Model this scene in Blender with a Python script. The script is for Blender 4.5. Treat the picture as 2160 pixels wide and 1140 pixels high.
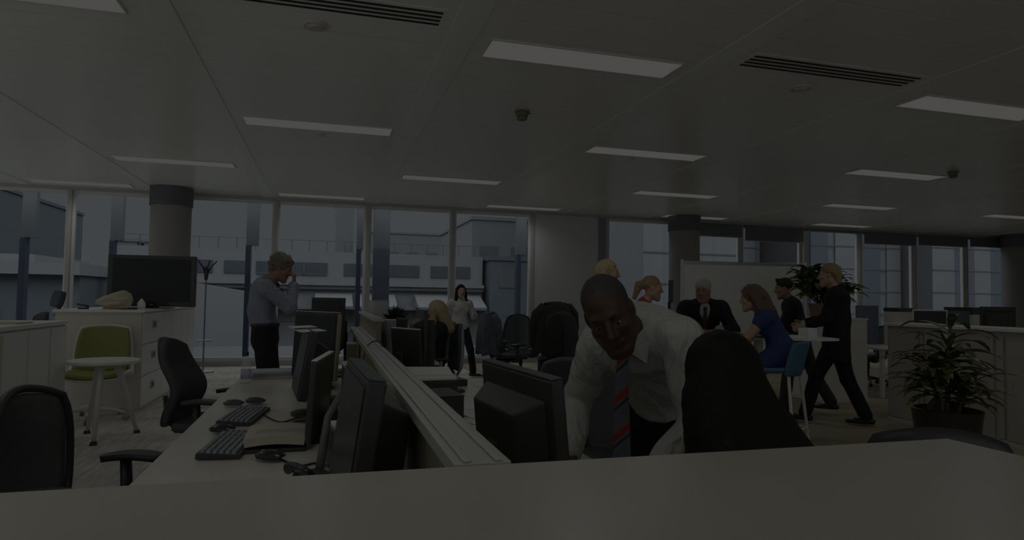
import bpy, bmesh, math, random
import numpy as np
from mathutils import Vector, Matrix, Euler
for o in list(bpy.data.objects): bpy.data.objects.remove(o)
scene = bpy.context.scene
COL = scene.collection
random.seed(7)
PI = math.pi

# ---------------------------------------------------------------- camera
EYE = 1.38
cam_d = bpy.data.cameras.new('camera'); cam = bpy.data.objects.new('camera', cam_d); COL.objects.link(cam)
yaw, pitch, roll = .278728, .043106, .015604
fwd = Vector((math.sin(yaw)*math.cos(pitch), math.cos(yaw)*math.cos(pitch), math.sin(pitch)))
rgt = Vector((math.cos(yaw), -math.sin(yaw), 0)); upv = rgt.cross(fwd)
r2 = rgt*math.cos(roll)+upv*math.sin(roll); u2 = upv*math.cos(roll)-rgt*math.sin(roll)
mw = Matrix((r2, u2, -fwd)).transposed().to_4x4(); mw.translation = (0, 0, EYE)
cam.matrix_world = mw
cam_d.sensor_fit = 'HORIZONTAL'; cam_d.sensor_width = 36; cam_d.lens = 1368.62/2160*36
cam_d.clip_start = .05; cam_d.clip_end = 500
scene.camera = cam

# ---------------------------------------------------------------- light
vs = scene.view_settings
vs.view_transform = 'Standard'; vs.look = 'None'; vs.gamma = 1; vs.use_curve_mapping = False
vs.exposure = -3.82
LAMP_W = 150.0            # watts of every ceiling lamp
LAMP_GLOW = 1.0         # radiance of the diffusers
SKY = .87
w = bpy.data.worlds.new('overcast'); scene.world = w; w.use_nodes = True
nt = w.node_tree; bg = nt.nodes['Background']
# overcast sky: hazy at the horizon, brighter overhead and on the side behind the camera
BACK, ZEN = 3.0, 9.0
tc = nt.nodes.new('ShaderNodeTexCoord'); sx = nt.nodes.new('ShaderNodeSeparateXYZ'); nt.links.new(tc.outputs['Generated'], sx.inputs[0])
def ramp(src, a, b_, hi):
    m_ = nt.nodes.new('ShaderNodeMapRange'); m_.interpolation_type = 'SMOOTHSTEP'; nt.links.new(src, m_.inputs[0])
    m_.inputs[1].default_value = a; m_.inputs[2].default_value = b_; m_.inputs[3].default_value = 0; m_.inputs[4].default_value = hi; return m_.outputs[0]
ad1 = nt.nodes.new('ShaderNodeMath'); ad2 = nt.nodes.new('ShaderNodeMath'); ad2.inputs[1].default_value = SKY
nt.links.new(ramp(sx.outputs[1], .05, -.7, BACK-SKY), ad1.inputs[0]); nt.links.new(ramp(sx.outputs[2], .16, .5, ZEN-SKY), ad1.inputs[1]); nt.links.new(ad1.outputs[0], ad2.inputs[0])
bg.inputs[0].default_value = (.97, 1.0, 1.03, 1); nt.links.new(ad2.outputs[0], bg.inputs[1])

# ---------------------------------------------------------------- materials
MATS = {}
def lin(v):
    v /= 255.
    return v/12.92 if v <= .04045 else ((v+.055)/1.055)**2.4
def px(r, g, b, k=1.0):
    """surface colour from how bright a thing looks under the room's even light"""
    return tuple(min(.9, max(.004, lin(c)/.0708*k)) for c in (r, g, b))
def mat(name, col, rough=.5, metal=0, spec=.5, noise=.06, scale=40., bump=0., coat=0, alpha=None, sheen=0):
    if name in MATS: return MATS[name]
    m = bpy.data.materials.new(name); m.use_nodes = True; n = m.node_tree.nodes; l = m.node_tree.links
    b = n['Principled BSDF']; b.inputs['Roughness'].default_value = rough; b.inputs['Metallic'].default_value = metal
    b.inputs['Specular IOR Level'].default_value = spec
    if coat: b.inputs['Coat Weight'].default_value = coat
    if sheen: b.inputs['Sheen Weight'].default_value = sheen
    t = n.new('ShaderNodeTexCoord'); z = n.new('ShaderNodeTexNoise'); z.inputs['Scale'].default_value = scale; z.inputs['Detail'].default_value = 3
    l.new(t.outputs['Object'], z.inputs['Vector'])
    mx = n.new('ShaderNodeMix'); mx.data_type = 'RGBA'
    c = tuple(col)+(1,)
    mx.inputs[6].default_value = tuple(v*(1-noise) for v in col)+(1,); mx.inputs[7].default_value = tuple(min(1, v*(1+noise)) for v in col)+(1,)
    l.new(z.outputs['Fac'], mx.inputs[0]); l.new(mx.outputs[2], b.inputs['Base Color'])
    if bump:
        bp = n.new('ShaderNodeBump'); bp.inputs['Strength'].default_value = bump; bp.inputs['Distance'].default_value = .01
        l.new(z.outputs['Fac'], bp.inputs['Height']); l.new(bp.outputs[0], b.inputs['Normal'])
    if alpha is not None: b.inputs['Alpha'].default_value = alpha
    m.diffuse_color = c
    MATS[name] = m
    return m
def emit(name, col, s):
    m = bpy.data.materials.new(name); m.use_nodes = True; n = m.node_tree.nodes; l = m.node_tree.links
    n.remove(n['Principled BSDF']); e = n.new('ShaderNodeEmission'); e.inputs[0].default_value = tuple(col)+(1,); e.inputs[1].default_value = s
    l.new(e.outputs[0], n['Material Output'].inputs[0]); MATS[name] = m; return m
def nodes_of(m): return m.node_tree.nodes, m.node_tree.links, m.node_tree.nodes['Principled BSDF']

M_white = mat('white_laminate', px(68, 68, 67), .35, noise=.02)
M_cream = mat('cream_laminate', px(60, 59, 55), .4, noise=.02)
M_desk = mat('pale_desk_laminate', px(61, 60, 56), .28, noise=.03, scale=6)
M_metalw = mat('white_metal', px(64, 64, 63), .35, noise=.02)
M_grey = mat('grey_metal', px(46, 46, 47), .4, noise=.03)
M_alu = mat('brushed_aluminium', (.45, .45, .46), .35, metal=.6, noise=.05)
M_chrome = mat('chrome', (.6, .6, .62), .15, metal=1)
M_black = mat('black_plastic', (.045, .045, .048), .45, noise=.1)
M_blackg = mat('black_gloss', (.028, .029, .033), .22, noise=.05)
M_screen = mat('dark_screen', (.045, .047, .05), .3, noise=.05, spec=.2)
M_mon = mat('monitor_plastic', (.05, .05, .051), .42, noise=.08)
M_montop = mat('monitor_grey', (.07, .072, .078), .4, noise=.05)  # grey plastic, also paints reflected light onto monitor tops
M_paper = mat('paper', px(66, 66, 65), .7, noise=.03)
M_fabric = mat('charcoal_fabric', (.08, .082, .088), .85, noise=.3, scale=200, bump=.2)
M_fabb = mat('blue_grey_fabric', (.075, .085, .11), .8, noise=.25, scale=200, bump=.2)

# ---------------------------------------------------------------- mesh helper
class MB:
    def __init__(s): s.v = []; s.f = []; s.m = []
    def add(s, vs_, fs, mi=0):
        k = len(s.v); s.v += [tuple(p) for p in vs_]; s.f += [tuple(i+k for i in f) for f in fs]; s.m += [mi]*len(fs); return s
    def box(s, c, d, rz=0, mi=0, rot=None, top=None):
        """box at centre c of size d; top = scale of the upper face"""
        R = rot if rot is not None else Matrix.Rotation(rz, 3, 'Z'); tx = top or (1, 1)
        vs_ = []
        for z in (-1, 1):
            for y in (-1, 1):
                for x in (-1, 1):
                    k = tx if z > 0 else (1, 1)
                    vs_.append(Vector(c)+R @ Vector((x*d[0]/2*k[0], y*d[1]/2*k[1], z*d[2]/2)))
        return s.add(vs_, [(0, 2, 3, 1), (4, 5, 7, 6), (0, 1, 5, 4), (2, 6, 7, 3), (0, 4, 6, 2), (1, 3, 7, 5)], mi)
    def bb(s, x0, x1, y0, y1, z0, z1, mi=0):
        return s.box(((x0+x1)/2, (y0+y1)/2, (z0+z1)/2), (abs(x1-x0), abs(y1-y0), abs(z1-z0)), mi=mi)
    def cyl(s, a, b, r0, r1=None, n=16, mi=0):
        return s.tube([a, b], [r0, r0 if r1 is None else r1], n, mi)
    def tube(s, pts, r, n=10, mi=0, flat=None, close=True):
        pts = [Vector(p) for p in pts]; rs = r if isinstance(r, (list, tuple)) else [r]*len(pts)
        vs_ = []; t0 = None
        for i, p in enumerate(pts):
            t = (pts[min(i+1, len(pts)-1)]-pts[max(i-1, 0)]).normalized()
            if t0 is None:
                a = Vector((0, 0, 1)) if abs(t.z) < .9 else Vector((1, 0, 0)); u = t.cross(a).normalized()
            else: u = (u-t*u.dot(t)).normalized()
            t0 = t; v = t.cross(u)
            fx, fy = flat or (1, 1)
            vs_ += [p+(u*math.cos(2*PI*k/n)*fx+v*math.sin(2*PI*k/n)*fy)*rs[i] for k in range(n)]
        fs = [(i*n+k, i*n+(k+1) % n, (i+1)*n+(k+1) % n, (i+1)*n+k) for i in range(len(pts)-1) for k in range(n)]
        if close: fs += [tuple(range(n))[::-1], tuple((len(pts)-1)*n+k for k in range(n))]
        return s.add(vs_, fs, mi)
    def lathe(s, prof, c=(0, 0, 0), n=32, mi=0, sx=1, sy=1, closed=False):
        c = Vector(c); vs_ = []; fs = []
        for r, z in prof: vs_ += [c+Vector((r*math.cos(2*PI*k/n)*sx, r*math.sin(2*PI*k/n)*sy, z)) for k in range(n)]
        m = len(prof)
        for i in range(m-1 if not closed else m):
            for k in range(n): fs.append((i*n+k, i*n+(k+1) % n, ((i+1) % m)*n+(k+1) % n, ((i+1) % m)*n+k))
        if not closed: fs += [tuple(range(n))[::-1], tuple((m-1)*n+k for k in range(n))]
        return s.add(vs_, fs, mi)
    def sphere(s, c, r, n=16, mi=0, rot=None):
        rr = (r, r, r) if not hasattr(r, '__len__') else r; R = rot or Matrix.Identity(3); c = Vector(c); h = n//2
        vs_ = [c+R @ Vector((0, 0, -rr[2]))]; fs = []
        for i in range(1, h):
            a = -PI/2+PI*i/h
            vs_ += [c+R @ Vector((rr[0]*math.cos(a)*math.cos(2*PI*k/n), rr[1]*math.cos(a)*math.sin(2*PI*k/n), rr[2]*math.sin(a))) for k in range(n)]
        vs_.append(c+R @ Vector((0, 0, rr[2]))); L = len(vs_)-1
        for k in range(n):
            fs.append((0, 1+(k+1) % n, 1+k)); fs.append((L, 1+(h-2)*n+k, 1+(h-2)*n+(k+1) % n))
            for i in range(h-2): fs.append((1+i*n+k, 1+i*n+(k+1) % n, 1+(i+1)*n+(k+1) % n, 1+(i+1)*n+k))
        return s.add(vs_, fs, mi)
    def prism(s, poly, z0, z1, mi=0, M=None):
        n = len(poly); T = M or Matrix.Identity(4)
        vs_ = [T @ Vector((x, y, z0)) for x, y in poly]+[T @ Vector((x, y, z1)) for x, y in poly]
        return s.add(vs_, [tuple(range(n))[::-1], tuple(range(n, 2*n))]+[(i, (i+1) % n, n+(i+1) % n, n+i) for i in range(n)], mi)
    def shell(s, fn, nu=20, nv=20, th=.01, mi=0):
        """a thick curved panel: fn(u,v) with u, v in -1..1 gives a point"""
        P = [[Vector(fn(-1+2*i/nu, -1+2*j/nv)) for j in range(nv+1)] for i in range(nu+1)]
        A = []; B = []
        for i in range(nu+1):
            for j in range(nv+1):
                du = P[min(i+1, nu)][j]-P[max(i-1, 0)][j]; dv = P[i][min(j+1, nv)]-P[i][max(j-1, 0)]
                nn = du.cross(dv); nn = nn.normalized() if nn.length > 1e-9 else Vector((0, 0, 1))
                A.append(P[i][j]+nn*th/2); B.append(P[i][j]-nn*th/2)
        w_ = nv+1; N = len(A); fs = []
        for i in range(nu):
            for j in range(nv):
                a = i*w_+j; fs.append((a, a+w_, a+w_+1, a+1)); fs.append((N+a, N+a+1, N+a+w_+1, N+a+w_))
        for i in range(nu):
            for e in (0, nv):
                a = i*w_+e; b = a+w_; fs.append((a, N+a, N+b, b) if e == 0 else (a, b, N+b, N+a))
        for j in range(nv):
            for e in (0, nu):
                a = e*w_+j; b = a+1; fs.append((a, b, N+b, N+a) if e == 0 else (a, N+a, N+b, b))
        return s.add(A+B, fs, mi)
    def build(s, name, m, parent=None, smooth=False, bev=0, loc=None, seg=2, auto=None):
        me = bpy.data.meshes.new(name); me.from_pydata(s.v, [], s.f); me.update()
        for x in (m if isinstance(m, (list, tuple)) else [m]): me.materials.append(x)
        for p, k in zip(me.polygons, s.m): p.material_index = k; p.use_smooth = smooth or auto is not None
        b = bmesh.new(); b.from_mesh(me); bmesh.ops.recalc_face_normals(b, faces=b.faces); b.to_mesh(me); b.free()
        if auto is not None: me.set_sharp_from_angle(angle=auto)
        o = bpy.data.objects.new(name, me); COL.objects.link(o)
        if parent: o.parent = parent
        if loc: o.location = loc
        if bev:
            d = o.modifiers.new('bevel', 'BEVEL'); d.width = bev; d.segments = seg; d.limit_method = 'ANGLE'; d.angle_limit = .6
        return o

def tag(o, label=None, cat=None, group=None, kind=None):
    if label: o['label'] = label
    if cat: o['category'] = cat
    if group: o['group'] = group
    if kind: o['kind'] = kind
    return o
def empty(name, loc=(0, 0, 0), rz=0, label=None, cat=None, group=None, kind=None):
    o = bpy.data.objects.new(name, None); COL.objects.link(o); o.location = loc; o.rotation_euler = (0, 0, rz); o.empty_display_size = .1
    return tag(o, label, cat, group, kind)
def copy_tree(o, loc=None, rz=None, label=None, parent=None):
    c = o.copy(); COL.objects.link(c)
    if parent is not None: c.parent = parent
    if loc is not None: c.location = loc
    if rz is not None: c.rotation_euler = (0, 0, rz)
    if label: c['label'] = label
    for ch in [k for k in bpy.data.objects if k.parent == o]: copy_tree(ch, parent=c)
    return c
def struct(o): o['kind'] = 'structure'; return o

# ---------------------------------------------------------------- room shell
CEIL = 3.28; HEAD = 3.22; WY = 13.5; MX0 = -4.497; MS = 1.7613; XL, XR, YB = -9.2, 21.5, -4.0
# carpet: long flecked tiles with thin stripes
M_carpet = mat('carpet', (.2, .2, .18), .95, noise=.15, scale=300, bump=.3, spec=.15)
n, l, b = nodes_of(M_carpet)
t = n.new('ShaderNodeTexCoord'); mp = n.new('ShaderNodeMapping'); mp.inputs['Scale'].default_value = (9, 1.1, 1)
z = n.new('ShaderNodeTexNoise'); z.inputs['Scale'].default_value = 3.0; z.inputs['Detail'].default_value = 4
br = n.new('ShaderNodeTexBrick'); br.inputs['Scale'].default_value = 1; br.inputs['Brick Width'].default_value = 1.0; br.inputs['Row Height'].default_value = .25
br.inputs['Mortar Size'].default_value = .004
br.inputs['Color1'].default_value = (.55, .53, .48, 1); br.inputs['Color2'].default_value = (.66, .64, .58, 1); br.inputs['Mortar'].default_value = (.45, .43, .38, 1)
mx = n.new('ShaderNodeMix'); mx.data_type = 'RGBA'; mx.blend_type = 'MULTIPLY'; mx.inputs[0].default_value = .55
rp = n.new('ShaderNodeValToRGB'); rp.color_ramp.elements[0].color = (.6, .6, .6, 1); rp.color_ramp.elements[0].position = .3; rp.color_ramp.elements[1].position = .7; rp.color_ramp.elements[1].color = (1.25, 1.25, 1.25, 1)
l.new(t.outputs['Object'], mp.inputs[0]); l.new(mp.outputs[0], z.inputs['Vector']); l.new(t.outputs['Object'], br.inputs['Vector'])
l.new(z.outputs['Fac'], rp.inputs[0]); l.new(br.outputs['Color'], mx.inputs[6]); l.new(rp.outputs[0], mx.inputs[7])
# an olive brown carpet zone lies in the aisle by the high table
sp_ = n.new('ShaderNodeSeparateXYZ'); zn = n.new('ShaderNodeMath'); zn.operation = 'GREATER_THAN'; zn.inputs[1].default_value = 2.6; m3 = n.new('ShaderNodeMix'); m3.data_type = 'RGBA'; m3.blend_type = 'MULTIPLY'; m3.inputs[7].default_value = (.62, .58, .46, 1)
l.new(t.outputs['Object'], sp_.inputs[0]); l.new(sp_.outputs[0], zn.inputs[0]); l.new(zn.outputs[0], m3.inputs[0]); l.new(mx.outputs[2], m3.inputs[6]); l.new(m3.outputs[2], b.inputs['Base Color'])
struct(MB().bb(XL, XR, YB, WY, -.12, 0).build('floor', M_carpet))

# ceiling: pressed metal planks running along X between smooth margins running along Y
M_ceil = mat('ceiling_metal', (.86, .86, .83), .27, noise=.02, scale=2, spec=.6)
n, l, b = nodes_of(M_ceil)
t = n.new('ShaderNodeTexCoord'); wv = n.new('ShaderNodeTexWave'); wv.bands_direction = 'Y'; wv.inputs['Scale'].default_value = 1/.3*.314; wv.wave_profile = 'SIN'
rp = n.new('ShaderNodeValToRGB'); rp.color_ramp.elements[0].position = .0; rp.color_ramp.elements[1].position = .03; rp.color_ramp.elements[0].color = (0, 0, 0, 1)
z2 = n.new('ShaderNodeTexNoise'); z2.inputs['Scale'].default_value = 1.3; mp = n.new('ShaderNodeMapping'); mp.inputs['Scale'].default_value = (.5, 5, 1)
ad = n.new('ShaderNodeMath'); ad.operation = 'MULTIPLY_ADD'; ad.inputs[1].default_value = .6
bp = n.new('ShaderNodeBump'); bp.inputs['Strength'].default_value = .25; bp.inputs['Distance'].default_value = .01
l.new(t.outputs['Object'], wv.inputs['Vector']); l.new(wv.outputs['Fac'], rp.inputs[0]); l.new(t.outputs['Object'], mp.inputs[0]); l.new(mp.outputs[0], z2.inputs['Vector'])
l.new(z2.outputs['Fac'], ad.inputs[0]); l.new(rp.outputs[0], ad.inputs[2]); l.new(ad.outputs[0], bp.inputs['Height']); l.new(bp.outputs[0], b.inputs['Normal'])
struct(MB().bb(XL, XR, YB, WY, CEIL, CEIL+.15).build('ceiling', M_ceil))
M_margin = mat('ceiling_margin', (.86, .87, .84), .3, noise=.02)
STX = [-1.13+2.03*k for k in range(-4, 11)]
for k, x in enumerate(STX):
    struct(MB().bb(x-.105, x+.105, YB, WY-.05, CEIL-.008, CEIL).build('trim_%d' % (k+1), M_margin, bev=.003))

M_wall = mat('wall_paint', (.5, .49, .46), .8, noise=.03)
# walls out of view, with openings added to let in fill light
def fill_light_wall(name, a, b_, axis, pos, solid=0):
    q = MB(); S = lambda u0, u1, z0, z1: q.bb(u0, u1, pos-.06, pos+.06, z0, z1) if axis == 'x' else q.bb(pos-.06, pos+.06, u0, u1, z0, z1)
    S(a, b_, 0, .35); S(a, b_, 3.15, CEIL)
    if solid: S(b_-solid, b_, .35, 3.15); b_ -= solid  # solid stretch closes openings to dim the near right of the room
    n_ = max(1, round((b_-a)/3.5))
    for k in range(n_+1): u = a+(b_-a)*k/n_; S(max(a, u-.06), min(b_, u+.06), .35, 3.15)
    struct(q.build(name, M_wall))
fill_light_wall('wall_rear', XL, XR, 'x', YB, 13.0); fill_light_wall('wall_left', YB, WY, 'y', XL); fill_light_wall('wall_right', YB, WY, 'y', XR, 10)

# lamps
lamp_frame = mat('lamp_frame', (.7, .7, .68), .4)
lamp_glow = emit('lamp_diffuser', (1.0, .985, .95), LAMP_GLOW)
def make_lamp(loc, label):
    r = empty('ceiling_light', loc, 0, label, 'ceiling light', 'long ceiling lights')
    m = MB(); L, W = 1.6, .36
    m.bb(-L/2, L/2, -W/2, -W/2+.012, -.012, 0).bb(-L/2, L/2, W/2-.012, W/2, -.012, 0).bb(-L/2, -L/2+.012, -W/2+.012, W/2-.012, -.012, 0).bb(L/2-.012, L/2, -W/2+.012, W/2-.012, -.012, 0)
    m.build('frame', lamp_frame, r)
    MB().shell(lambda u, v: (u*(L/2-.013), v*(W/2-.013), -.0075+.005*(1-v*v)), 4, 12, .002).build('diffuser', lamp_glow, r, smooth=True)
    return r
d = bpy.data.lights.new('lamp_light', 'SPOT'); d.energy = LAMP_W; d.spot_size = 2.9; d.spot_blend = 1; d.shadow_soft_size = .22; d.color = (1, .99, .985)
LAMP_DATA = d
def lamp_light(loc):
    o = bpy.data.objects.new('lamp_light', LAMP_DATA); COL.objects.link(o); o.location = loc; return o
LAMPX = [(STX[i]+STX[i+1])/2 for i in range(len(STX)-1)]
LAMPY = [-1.0, 1.77, 4.72, 7.54, 10.3, 12.95]
proto_lamp = None
ROWS = {4.72: 'nearest row', 7.54: 'second row', 10.3: 'third row', 12.95: 'far row'}
ORD = ['first', 'second', 'third', 'fourth', 'fifth', 'sixth', 'seventh']
SEEN = {4.72: (-2.2, 6.1), 7.54: (-.2, 8.1), 10.3: (-2.3, 14.1), 12.95: (-4.3, 12.2)}
for y in LAMPY:                 # the lamps alternate with blank bays from row to row
    c = 0; odd = y in (1.77, 7.54, 12.95)
    for k in range(-2, 4):
        x = (-.115 if odd else 1.915)+4.06*k
        if x < -8.3 or x > 17: continue
        if y in ROWS and SEEN[y][0] <= x <= SEEN[y][1]:
            lab = 'long white ceiling light, %s from the left in the %s' % (ORD[c], ROWS[y]); c += 1
        else: lab = 'long white ceiling light out of sight of the desks'
        lp = (x, y, CEIL)
        if proto_lamp is None: proto_lamp = o = make_lamp(lp, lab)
        else: o = copy_tree(proto_lamp, lp, label=lab)
        if y > 3 or (y > 0 and -1 < x < 2): lamp_light((x, y, CEIL-.03))          # the other lamps behind the camera are switched off
sd = bpy.data.lights.new('facade_fill_sun', 'SUN'); sd.energy = .05; sd.angle = .5; sd.color = (1, .99, .97)  # soft sun lamp added to brighten the facades outside
so = bpy.data.objects.new('facade_fill_sun', sd); COL.objects.link(so); so.location = (0, 0, 12); so.rotation_euler = (math.radians(48), 0, math.radians(-12))

# ---------------------------------------------------------------- window wall
M_mull = mat('mullion_metal', (.43, .43, .42), .45, noise=.03)
g = bpy.data.materials.new('window_glass'); g.use_nodes = True; n = g.node_tree.nodes; l = g.node_tree.links; n.remove(n['Principled BSDF'])
tr = n.new('ShaderNodeBsdfTransparent'); tr.inputs[0].default_value = (.94, .97, .98, 1); gl = n.new('ShaderNodeBsdfGlossy'); gl.inputs['Roughness'].default_value = .02
lw = n.new('ShaderNodeLayerWeight'); lw.inputs['Blend'].default_value = .12; mm = n.new('ShaderNodeMixShader')
l.new(lw.outputs['Fresnel'], mm.inputs[0]); l.new(tr.outputs[0], mm.inputs[1]); l.new(gl.outputs[0], mm.inputs[2]); l.new(mm.outputs[0], n['Material Output'].inputs[0])
M_glass = g
M_panel = mat('grey_wall_panel', (.62, .63, .65), .6, noise=.02)
M_blind = mat('roller_blind_cloth', (.16, .165, .19), .8, noise=.05, scale=200)
struct(MB().bb(XL, XR, WY-.07, WY+.12, HEAD, CEIL).build('trim_40', M_mull))
struct(MB().bb(XL, XR, WY-.10, WY+.12, 0, .10).build('baseboard_back', M_mull))
wn = 0
for i in range(-2, 15):
    x = MX0+MS*i
    if x > XR: break
    struct(MB().bb(x-.033, x+.033, WY-.06, WY+.13, .1, HEAD).build('trim_%d' % (50+i), M_mull, bev=.004))
    if i == 14: break
    if i == 5: continue
    wn += 1
    p = struct(MB().bb(x+.033, x+MS-.033, WY+.02, WY+.04, .1, HEAD).build('window_%d' % wn, M_glass))
    fr = MB().bb(x+.033, x+.075, WY, WY+.06, .1, HEAD).bb(x+MS-.075, x+MS-.033, WY, WY+.06, .1, HEAD).bb(x+.075, x+MS-.075, WY, WY+.06, .1, .16).bb(x+.075, x+MS-.075, WY, WY+.06, HEAD-.06, HEAD)
    fr.build('window_frame', M_metalw, p)
px5 = MX0+MS*5+.033
pw = struct(MB().bb(px5, px5+MS-.24, WY-.03, WY+.05, .1, HEAD).build('wall_back', M_panel))
MB().bb(px5+MS-.24, px5+MS-.06, WY-.05, WY+.05, .1, HEAD).build('edge_panel', mat('dark_panel_edge', (.26, .265, .29), .6), pw)
# roller blinds at the window head
for k, (i, drop) in enumerate([(7, .30), (8, .36), (9, .06), (10, .30), (11, .27), (12, .24)]):
    x0 = MX0+MS*i+.05; x1 = x0+MS-.1
    if i == 7: x0 = 8.3
    where = ['beside the middle column', 'widest drop, second from the middle column', 'rolled almost fully up', 'fourth along from the middle column', 'fifth along from the middle column', 'nearest the far right column'][k]
    bl = empty('roller_blind', ((x0+x1)/2, WY-.09, HEAD), 0, 'dark grey roller blind at the window head, '+where, 'roller blind', 'roller blinds of the right windows')
    w2 = (x1-x0)/2
    MB().cyl((-w2, 0, -.025), (w2, 0, -.025), .022, n=12).build('roller', M_blind, bl, smooth=True)
    MB().bb(-w2, w2, -.024, -.02, -drop, -.02).build('cloth', M_blind, bl)
    MB().bb(-w2, w2, -.028, -.016, -drop-.02, -drop).build('bottom_bar', M_grey, bl)
# round columns just inside the glass
M_col = mat('column_paint', (.30, .29, .275), .7, noise=.12, scale=2)
for k, (x, r) in enumerate([(-2.73, .335), (7.73, .34), (17.85, .4)]):
    o = struct(MB().cyl((0, 0, 0), (0, 0, HEAD+.05), r, n=48).build('column', M_col, auto=.6, loc=(x, 12.95, 0)))
    MB().cyl((0, 0, .0), (0, 0, .08), r+.012, n=48).build('column_base', M_grey, o, auto=.6)
    MB().cyl((0, 0, HEAD-.28), (0, 0, HEAD+.055), r+.02, n=48).build('column_collar', mat('column_collar', (.14, .14, .16), .6), o, auto=.6)

# ---------------------------------------------------------------- ceiling fittings
M_vent = mat('vent_dark', (.02, .02, .02), .7)
for k, (x, lab) in enumerate([(-.105, 'four slot black air diffuser in the ceiling left of the long near light'), (3.945, 'four slot black air diffuser in the ceiling right of the long near light')]):
    v = empty('air_diffuser', (x, 4.335, CEIL), 0, lab, 'air vent', 'ceiling air diffusers')
    L = 1.62
    MB().bb(-L/2-.03, L/2+.03, -.16, .16, -.004, 0).build('frame', M_ceil, v, bev=.002)
    for s in range(4): MB().bb(-L/2, L/2, -.115+s*.062, -.088+s*.062, -.007, -.004).build('slot', M_vent, v)
M_det = mat('detector_plastic', (.62, .6, .54), .5)
M_detd = mat('detector_bronze', (.22, .19, .12), .45)
def detector(name, x, y, r, h, m, label, cat, proud=False):
    d = empty(name, (x, y, CEIL), 0, label, cat)
    MB().lathe([(.0, 0), (r, 0), (r, -.012), (r*.93, -.018), (.0, -.018)], n=28).build('base', M_det if not proud else m, d, auto=.6)
    if proud:
        MB().lathe([(.0, -.018), (r*.8, -.018), (r*.78, -h*.6), (r*.6, -h*.62), (r*.6, -h*.75), (r*.72, -h*.8), (r*.62, -h), (0, -h)], n=28).build('sensor_head', m, d, auto=.6)
        MB().tube([(r*.9, 0, -.02), (r*1.15, 0, -.02)], .006, 8).build('test_light', m, d)
    else:
        MB().lathe([(.0, -.018), (r*.7, -.018), (r*.55, -h), (0, -h-.003)], n=28).build('lens', m, d, auto=.6)
detector('ceiling_speaker', -.12, 4.70, .085, .03, M_det, 'round flat white ceiling sensor below the left air diffuser', 'ceiling sensor')
detector('ceiling_speaker', 3.975, 4.74, .085, .03, M_det, 'round flat ceiling sensor below the right air diffuser', 'ceiling sensor')
detector('smoke_detector', 1.87, 6.25, .075, .09, M_detd, 'brass coloured smoke detector hanging under the middle of the ceiling', 'smoke detector', True)
detector('smoke_detector', 8.55, 7.1, .075, .09, M_detd, 'brass coloured smoke detector beside the end of a light at far right', 'smoke detector', True)
detector('ceiling_sensor', -.1, 7.92, .05, .02, M_det, 'small sensor dot behind the second row light in the left middle bay', 'ceiling sensor')
detector('ceiling_sensor', 3.9, 7.9, .05, .02, M_det, 'small sensor dot behind the second row light in the right middle bay', 'ceiling sensor')

# ---------------------------------------------------------------- outside the glass
M_ewall = mat('pale_render', (0.195, 0.198, 0.202), .8, noise=.03, scale=1)
M_egrey = mat('grey_cladding', (0.162, 0.167, 0.173), .8, noise=.05, scale=1)
M_eblue = mat('blue_grey_cladding', (0.089, 0.105, 0.119), .7, noise=.06, scale=1)
M_eglass = mat('dark_ribbon_glass', (0.059, 0.070, 0.086), .25, noise=.25, scale=2)
M_eled = mat('grey_ledge', (0.103, 0.108, 0.116), .7)
M_fin = mat('blue_post_paint', (0.045, 0.059, 0.095), .4)
M_finp = mat('pale_glass_fin', (0.149, 0.154, 0.162), .35)
gy = -4.2
o = struct(MB().bb(-80, 120, 13.7, 130, gy-.3, gy).build('ground', mat('pale_paving', (0.051, 0.053, 0.053), .8, scale=.5)))
deck = struct(MB().bb(-30, 60, 13.64, 20, -.4, -.12).build('terrace', mat('terrace_decking', (0.048, 0.049, 0.050), .7, scale=1)))
MB().bb(-30, 60, 19.3, 19.9, gy, -.4).build('terrace_wall', M_ewall, deck)
# posts on the terrace, dark blue below and pale above
for x, wd, lab in [(-5.61, .10, 'leftmost'), (-4.1, .09, 'second from left, behind the headrest chair'), (-1.58, .10, 'behind the man in the grey shirt'), (.67, .10, 'beside a mullion above the monitors'), (4.32, .10, 'left of the solid grey panel')]:
    f = empty('facade_post', (x, 14.6, -.12), 0, 'slim blue post outside the glass, '+lab, 'post', 'posts outside the glass')
    MB().bb(-wd/2, wd/2, -.1, .1, 0, 2.52).build('post', M_fin, f, bev=.005)
    MB().bb(-wd/2, wd*1.9, -.05, .1, 2.52, 4.2).build('upper_fin', M_finp, f, bev=.005)
f = empty('facade_pier', (1.17, 14.75, -.12), 0, 'wide blue grey pier with a pale top standing outside the middle windows', 'pier')
MB().bb(-.18, .18, -.12, .12, 0, 2.56).build('shaft', mat('pier_blue', (0.086, 0.099, 0.126), .5), f, bev=.01)
MB().bb(-.18, .18, -.1, .1, 2.56, 4.2).build('upper_shaft', M_finp, f, bev=.01)

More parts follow.
